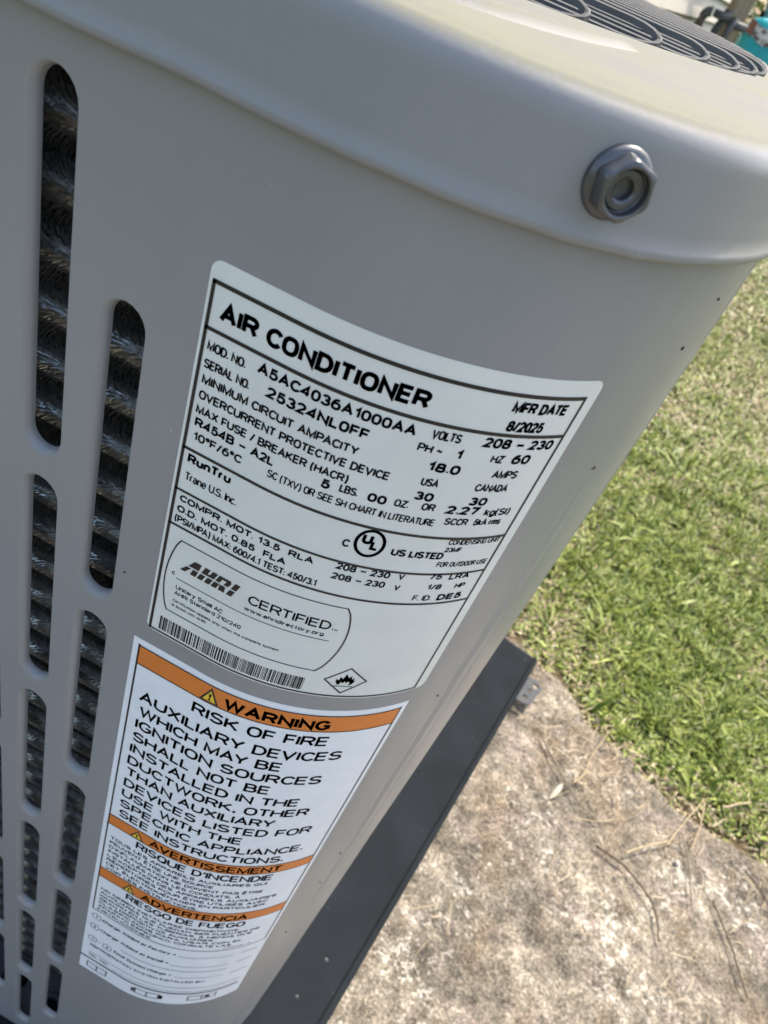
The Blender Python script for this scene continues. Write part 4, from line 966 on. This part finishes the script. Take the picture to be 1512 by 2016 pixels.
# single twigs, stems, a leaf and a stone lying on the slab
M_TWIG = simple('dark_twig', (0.10, 0.075, 0.05), 0.85, 0, 0.4, 200, 0.3, 600)
M_STEM = simple('dry_stem', (0.40, 0.32, 0.19), 0.8, 0, 0.25, 200)
M_GREY = simple('weathered_twig', (0.20, 0.165, 0.12), 0.85, 0, 0.35, 200, 0.3, 600)
def twig(name, label, cat, pts, r0, r1, mat, seed, z=0.010, group=None):
    rg = random.Random(seed); P_ = [Vector((a, b, 0)) for a, b in pts]; out = []
    for i in range(len(P_) - 1):
        for q in range(6):
            t = q / 6
            p0 = P_[max(i - 1, 0)]; p1 = P_[i]; p2 = P_[i + 1]; p3 = P_[min(i + 2, len(P_) - 1)]
            v = 0.5 * ((2 * p1) + (p2 - p0) * t + (2 * p0 - 5 * p1 + 4 * p2 - p3) * t * t + (3 * p1 - p0 - 3 * p2 + p3) * t ** 3)
            out.append(v + Vector((rg.uniform(-1, 1), rg.uniform(-1, 1), 0)) * 0.0006)
    out.append(P_[-1]); n = len(out)
    rr_ = [r0 + (r1 - r0) * i / (n - 1) for i in range(n)]
    out = [Vector((v.x, v.y, z + rr_[i] + 0.002 * math.sin(PI * i / (n - 1)))) for i, v in enumerate(out)]
    c0 = out[0].copy()
    V, F = tube_geo([v - c0 for v in out], rr_, 6)
    o = mesh_obj(name, V, F, mat, smooth=True); o.location = c0
    return tag(o, label, cat, group or {'twig': 'twigs lying on the concrete', 'straw stalk': 'straw stalks by the lawn edge'}[cat])
twig('twig', 'thick dark twig curving like a bow across the concrete', 'twig', [(0.303, 0.53), (0.330, 0.526), (0.351, 0.516), (0.368, 0.503), (0.378, 0.486), (0.383, 0.464)], 0.0014, 0.0009, M_TWIG, 1)
twig('twig', 'long straight dark twig lying nearest the bottom right of the concrete', 'twig', [(0.442, 0.542), (0.462, 0.501), (0.470, 0.482), (0.481, 0.458)], 0.0011, 0.0008, M_TWIG, 2)
twig('twig', 'thin brown twig running from the pad edge out over the concrete', 'twig', [(0.215, 0.632), (0.243, 0.598), (0.274, 0.570), (0.303, 0.560)], 0.0012, 0.0006, M_GREY, 3)
twig('twig', 'dark twig lying beside the grass edge at the far right of the concrete', 'twig', [(0.482, 0.602), (0.500, 0.584), (0.522, 0.556)], 0.0012, 0.0008, M_TWIG, 4)
twig('twig', 'short dark twig standing out between the bowed twig and the grass', 'twig', [(0.402, 0.606), (0.412, 0.563), (0.417, 0.522)], 0.0010, 0.0007, M_GREY, 5)
twig('straw_stalk', 'pale straight straw stem pointing at the grass edge', 'straw stalk', [(0.334, 0.537), (0.358, 0.560), (0.382, 0.581)], 0.0013, 0.0010, M_STEM, 6, 0.013)
twig('straw_stalk', 'long thin pale stem reaching from the pale straw to the lawn', 'straw stalk', [(0.382, 0.576), (0.404, 0.622), (0.427, 0.668)], 0.0009, 0.0006, M_STEM, 7, 0.012)
twig('straw_stalk', 'pale stem lying in the green grass past the slab corner', 'straw stalk', [(0.445, 0.660), (0.464, 0.676), (0.483, 0.690)], 0.0016, 0.0012, M_STEM, 8, 0.022)
twig('straw_stalk', 'bent tan stem near the lawn edge, above the white spots', 'straw stalk', [(0.262, 0.590), (0.274, 0.612), (0.278, 0.640), (0.296, 0.694)], 0.0010, 0.0006, M_STEM, 9, 0.012)
twig('straw_stalk', 'tan stem hanging over the slab from the lawn, pointing down', 'straw stalk', [(0.428, 0.664), (0.422, 0.625), (0.411, 0.583)], 0.0009, 0.0006, M_STEM, 10, 0.012)
twig('straw_stalk', 'short tan stem slanting left of the bowed twig', 'straw stalk', [(0.270, 0.548), (0.300, 0.560), (0.318, 0.575)], 0.0008, 0.0005, M_STEM, 11)
bm = bmesh.new(); bmesh.ops.create_icosphere(bm, subdivisions=2, radius=0.0034)
for v in bm.verts: v.co *= 1 + 0.15 * noise.noise(v.co * 300); v.co.z *= 0.75
o = bm_obj('pebble', bm, M_GRIT, smooth=True); o.location = (0.399, 0.565, 0.009); tag(o, 'small round tan pebble on the concrete right of the bowed twig', 'pebble')
V = []; F = []
for i in range(9):
    t = i / 8; wd = 0.0030 * math.sin(PI * min(1, t * 0.95 + 0.05)) ** 0.8
    yy = -0.015 + 0.030 * t; zz = 0.003 * math.sin(PI * t)
    V += [(-wd, yy, zz + 0.0018), (0, yy, zz), (wd, yy, zz + 0.0022)]
for i in range(8):
    for q in range(2): F.append((i * 3 + q, i * 3 + q + 1, i * 3 + q + 4, i * 3 + q + 3))
o = mesh_obj('dry_leaf', V, F, simple('bleached_leaf', (0.42, 0.37, 0.28), 0.7, 0, 0.2, 200), smooth=True); o.location = (0.2445, 0.570, 0.011); o.rotation_euler = (0.1, 0.25, -0.35)
tag(o, 'bleached curled narrow leaf lying between the pad and the lawn', 'leaf')

# ------------------------------------------------------------------ far end of the yard: house corner, post, hose tap pipe, teal machine
house = empty('house', (-1.0, 4.9, 0)); tag(house, 'house corner clad in cream lap siding behind the air conditioner', 'house')
M_SIDING = simple('cream_siding', (0.36, 0.335, 0.275), 0.55, 0, 0.05, 6)
M_FOUND = simple('foundation_block', (0.42, 0.39, 0.34), 0.9, 0, 0.15, 12, 0.4, 60)
wdir = Vector((0.0867, 0.9962, 0)); wn_ = Vector((wdir.y, -wdir.x, 0))
wc = Vector((0.020, 6.10, 0))                                       # far corner of the house
HO = Vector((-1.0, 4.9, 0))
def hq(name, a, z0, b, z1, out, mat, out2=None):
    out2 = out if out2 is None else out2
    p = [wc - wdir * a + wn_ * out2 + Vector((0, 0, z0)), wc - wdir * b + wn_ * out2 + Vector((0, 0, z0)), wc - wdir * b + wn_ * out + Vector((0, 0, z1)), wc - wdir * a + wn_ * out + Vector((0, 0, z1))]
    q = [v - wn_ * 0.04 for v in p]
    V = [v - HO for v in p + q]
    F = [(0, 1, 2, 3), (7, 6, 5, 4), (0, 4, 5, 1), (3, 2, 6, 7), (0, 3, 7, 4), (1, 5, 6, 2)]
    return mesh_obj(name, V, F, mat, house)
hq('foundation', 4.5, 0.0, 0.02, 0.252, 0.0, M_FOUND)
z = 0.252; k = 0
while z < 2.8:
    hq('siding_board', 4.5, z, 0.05, z + 0.1025, 0.004, M_SIDING, 0.040); z += 0.103
hq('corner_board', 0.06, 0.42, 0.0, 2.93, 0.045, M_SIDING)
# the walls running away from the yard, and the roof
n0 = wc - wdir * 4.5; back = -wn_ * 4.0
for p, q in ((wc, wc + back), (n0 + back, n0)):
    V = [v - HO for v in (p, q, q + Vector((0, 0, 2.83)), p + Vector((0, 0, 2.83)))]
    mesh_obj('end_wall', V, [(0, 1, 2, 3)], M_SIDING, house)
V = [v - HO for v in (wc + wn_ * 0.15 + wdir * 0.2 + Vector((0, 0, 2.8)), n0 + wn_ * 0.15 - wdir * 0.2 + Vector((0, 0, 2.8)), n0 - wdir * 0.2 + back + Vector((0, 0, 4.0)), wc + wdir * 0.2 + back + Vector((0, 0, 4.0)))]
mesh_obj('roof', V, [(0, 1, 2, 3)], simple('roof_shingle', (0.1, 0.095, 0.09), 0.9, 0, 0.3, 30), house)

M_WOOD = Mat('weathered_wood', (0.36, 0.29, 0.2), 0.8, 0, 0.3)
gr = M_WOOD.noise(30, 6, 0.6, vec=M_WOOD.map((6, 6, 0.4)))
M_WOOD.base(M_WOOD.ramp(gr, [(0.3, (0.24, 0.19, 0.13)), (0.7, (0.46, 0.38, 0.27))])); M_WOOD.bump(gr, 0.4, 0.004); M_WOOD = M_WOOD.m
bm = bmesh.new(); bm_box(bm, (-0.041, -0.041, 0.0), (0.041, 0.041, 1.35), bevel=0.006)
o = bm_obj('wooden_post', bm, M_WOOD); o.location = (0.048, 4.33, 0); o.rotation_euler = (0, 0, 0.3); tag(o, 'square tan wooden post carrying the grey pipes in front of the siding', 'post')
M_PIPE = simple('grey_pipe', (0.085, 0.088, 0.09), 0.55, 0, 0.25, 60)
M_RUSTP = simple('rusty_pipe', (0.13, 0.10, 0.075), 0.7, 0.2, 0.4, 90)
pipe = empty('water_pipe', (0.0, 4.22, 0.70)); tag(pipe, 'dark grey pipe bent downward in front of the cream siding', 'pipe')
def pp(name, pts, r, mat, n=12):
    V, F = tube_geo([Vector(p) for p in pts], r, n); o = mesh_obj(name, V, F, mat, pipe, smooth=True); return o
el = [(-0.050 - 0.030 * math.sin(a), 0, -0.024 + 0.030 * math.cos(a)) for a in [PI / 2 * i / 6 for i in range(7)]]
pp('pipe_arm', [(0.03, 0, 0.006)] + [(-0.045, 0, 0.006)], 0.0165, M_PIPE); pp('elbow', el, 0.021, M_PIPE)
pp('nozzle', [(-0.080, 0, -0.024), (-0.081, 0, -0.055)], 0.017, M_RUSTP); pp('hose_nut', [(-0.081, 0, -0.052), (-0.082, 0, -0.078)], 0.023, M_RUSTP, 6); pp('spout', [(-0.082, 0, -0.078), (-0.083, 0, -0.12)], 0.015, M_RUSTP)
pp('riser', [(0.012, 0.03, 0.035), (-0.004, 0.03, -0.05), (-0.012, 0.03, -0.2), (-0.014, 0.03, -0.70)], 0.017, M_PIPE); pp('riser', [(0.052, -0.01, 0.02), (0.044, -0.01, -0.06), (0.040, -0.01, -0.70)], 0.014, M_PIPE)
pp('pipe_stub', [(0.03, 0.0, -0.005), (0.115, 0.02, -0.005)], 0.017, M_PIPE)
# teal machine
tm = empty('garden_machine', (0.24, 4.55, 0.03)); tag(tm, 'bright teal plastic garden machine with a clear window beside the post', 'garden machine')
M_TEAL = simple('teal_plastic', (0.015, 0.40, 0.46), 0.32, 0, 0.08, 20)
bm = bmesh.new()
bm_box(bm, (-0.145, -0.14, 0.22), (0.30, 0.14, 0.735), bevel=0.05)
for v in bm.verts:
    if v.co.z > 0.55: v.co.x += (v.co.z - 0.55) * 0.15; v.co.z += 0.04 * (v.co.x)
o = bm_obj('machine_body', bm, M_TEAL, tm, smooth=True)
bm = bmesh.new(); bm_box(bm, (-0.16, -0.15, 0.18), (0.31, 0.15, 0.26), bevel=0.02); bm_obj('machine_skirt', bm, M_BARS, tm)
V = [(-0.085, -0.1435, 0.700), (0.045, -0.1435, 0.690), (0.060, -0.1435, 0.645), (-0.03, -0.1435, 0.632), (-0.09, -0.1435, 0.655)]
M_WIN = Mat('clear_window', (0.6, 0.6, 0.62), 0.12); M_WIN.base(M_WIN.ramp(M_WIN.noise(45, 3), [(0.42, (0.12, 0.10, 0.10)), (0.56, (0.75, 0.75, 0.78))]))
mesh_obj('window', V + [(x, y + 0.01, z) for x, y, z in V], [(0, 1, 2, 3, 4), (0, 5, 6, 1), (1, 6, 7, 2), (2, 7, 8, 3), (3, 8, 9, 4), (4, 9, 5, 0)], M_WIN.m, tm)
V = [(-0.118, -0.1445, 0.715), (-0.085, -0.1445, 0.705), (-0.092, -0.1445, 0.650), (-0.118, -0.1445, 0.66)]
mesh_obj('brown_latch', V + [(x, y + 0.012, z) for x, y, z in V], [(0, 1, 2, 3), (0, 4, 5, 1), (1, 5, 6, 2), (2, 6, 7, 3), (3, 7, 4, 0)], simple('brown_plastic', (0.22, 0.09, 0.05), 0.5), tm)
for (sx, sy) in ((-0.10, -0.12), (0.24, -0.12), (-0.10, 0.12), (0.24, 0.12)):
    v_, f_ = lathe_geo([(0.005, -0.03), (0.085, -0.03), (0.10, -0.018), (0.10, 0.018), (0.085, 0.03), (0.005, 0.03)], 20)
    mesh_obj('wheel', [(x + sx, z + sy + (0.045 if sy > 0 else -0.045), y + 0.10) for x, y, z in v_], f_, M_DARK, tm)
V, F = tube_geo([(-0.05, 0.05, 0.73), (-0.085, 0.1, 0.83), (-0.115, 0.16, 1.02)], 0.018, 10); mesh_obj('handle', V, F, simple('handle_tube', (0.16, 0.27, 0.27), 0.4), tm, smooth=True)
V, F = tube_geo([(-0.09, 0.07, 0.742), (0.10, 0.09, 0.752)], 0.014, 10); mesh_obj('handle_base', V, F, M_DARK, tm, smooth=True)
# hedge far across the lawn
rg = np.random.default_rng(77); n = 9000
hx = rg.uniform(-12, 30, n); hy = rg.normal(34, 1.2, n); hz = rg.uniform(0, 1, n) ** 0.8 * (2.2 + 0.7 * np.sin(hx * 0.9) + 0.4 * np.sin(hx * 2.3))
a = rg.uniform(0, 2 * PI, n); s_ = rg.uniform(0.12, 0.3, n); d1 = np.stack([np.cos(a), np.sin(a) * 0.4, rg.uniform(-.6, .6, n)], 1) * s_[:, None]; d2 = np.stack([-np.sin(a) * .5, np.cos(a), rg.uniform(-.6, .9, n)], 1) * s_[:, None] * 0.6
c_ = np.stack([hx, hy, hz], 1); vv = np.stack([c_ - d1, c_ - d2, c_ + d1 * .6, c_ + d2, c_ + d1], 1).reshape(-1, 3)
g = rg.random(n)[:, None]; col = np.array([0.05, 0.09, 0.02]) * (1 - g) + np.array([0.16, 0.20, 0.05]) * g
tag(blade_obj('hedge', [(vv, np.repeat(np.concatenate([col, np.ones((n, 1))], 1), 5, 0))], BM.m), 'sunlit green hedge far across the lawn behind the machine', 'hedge')
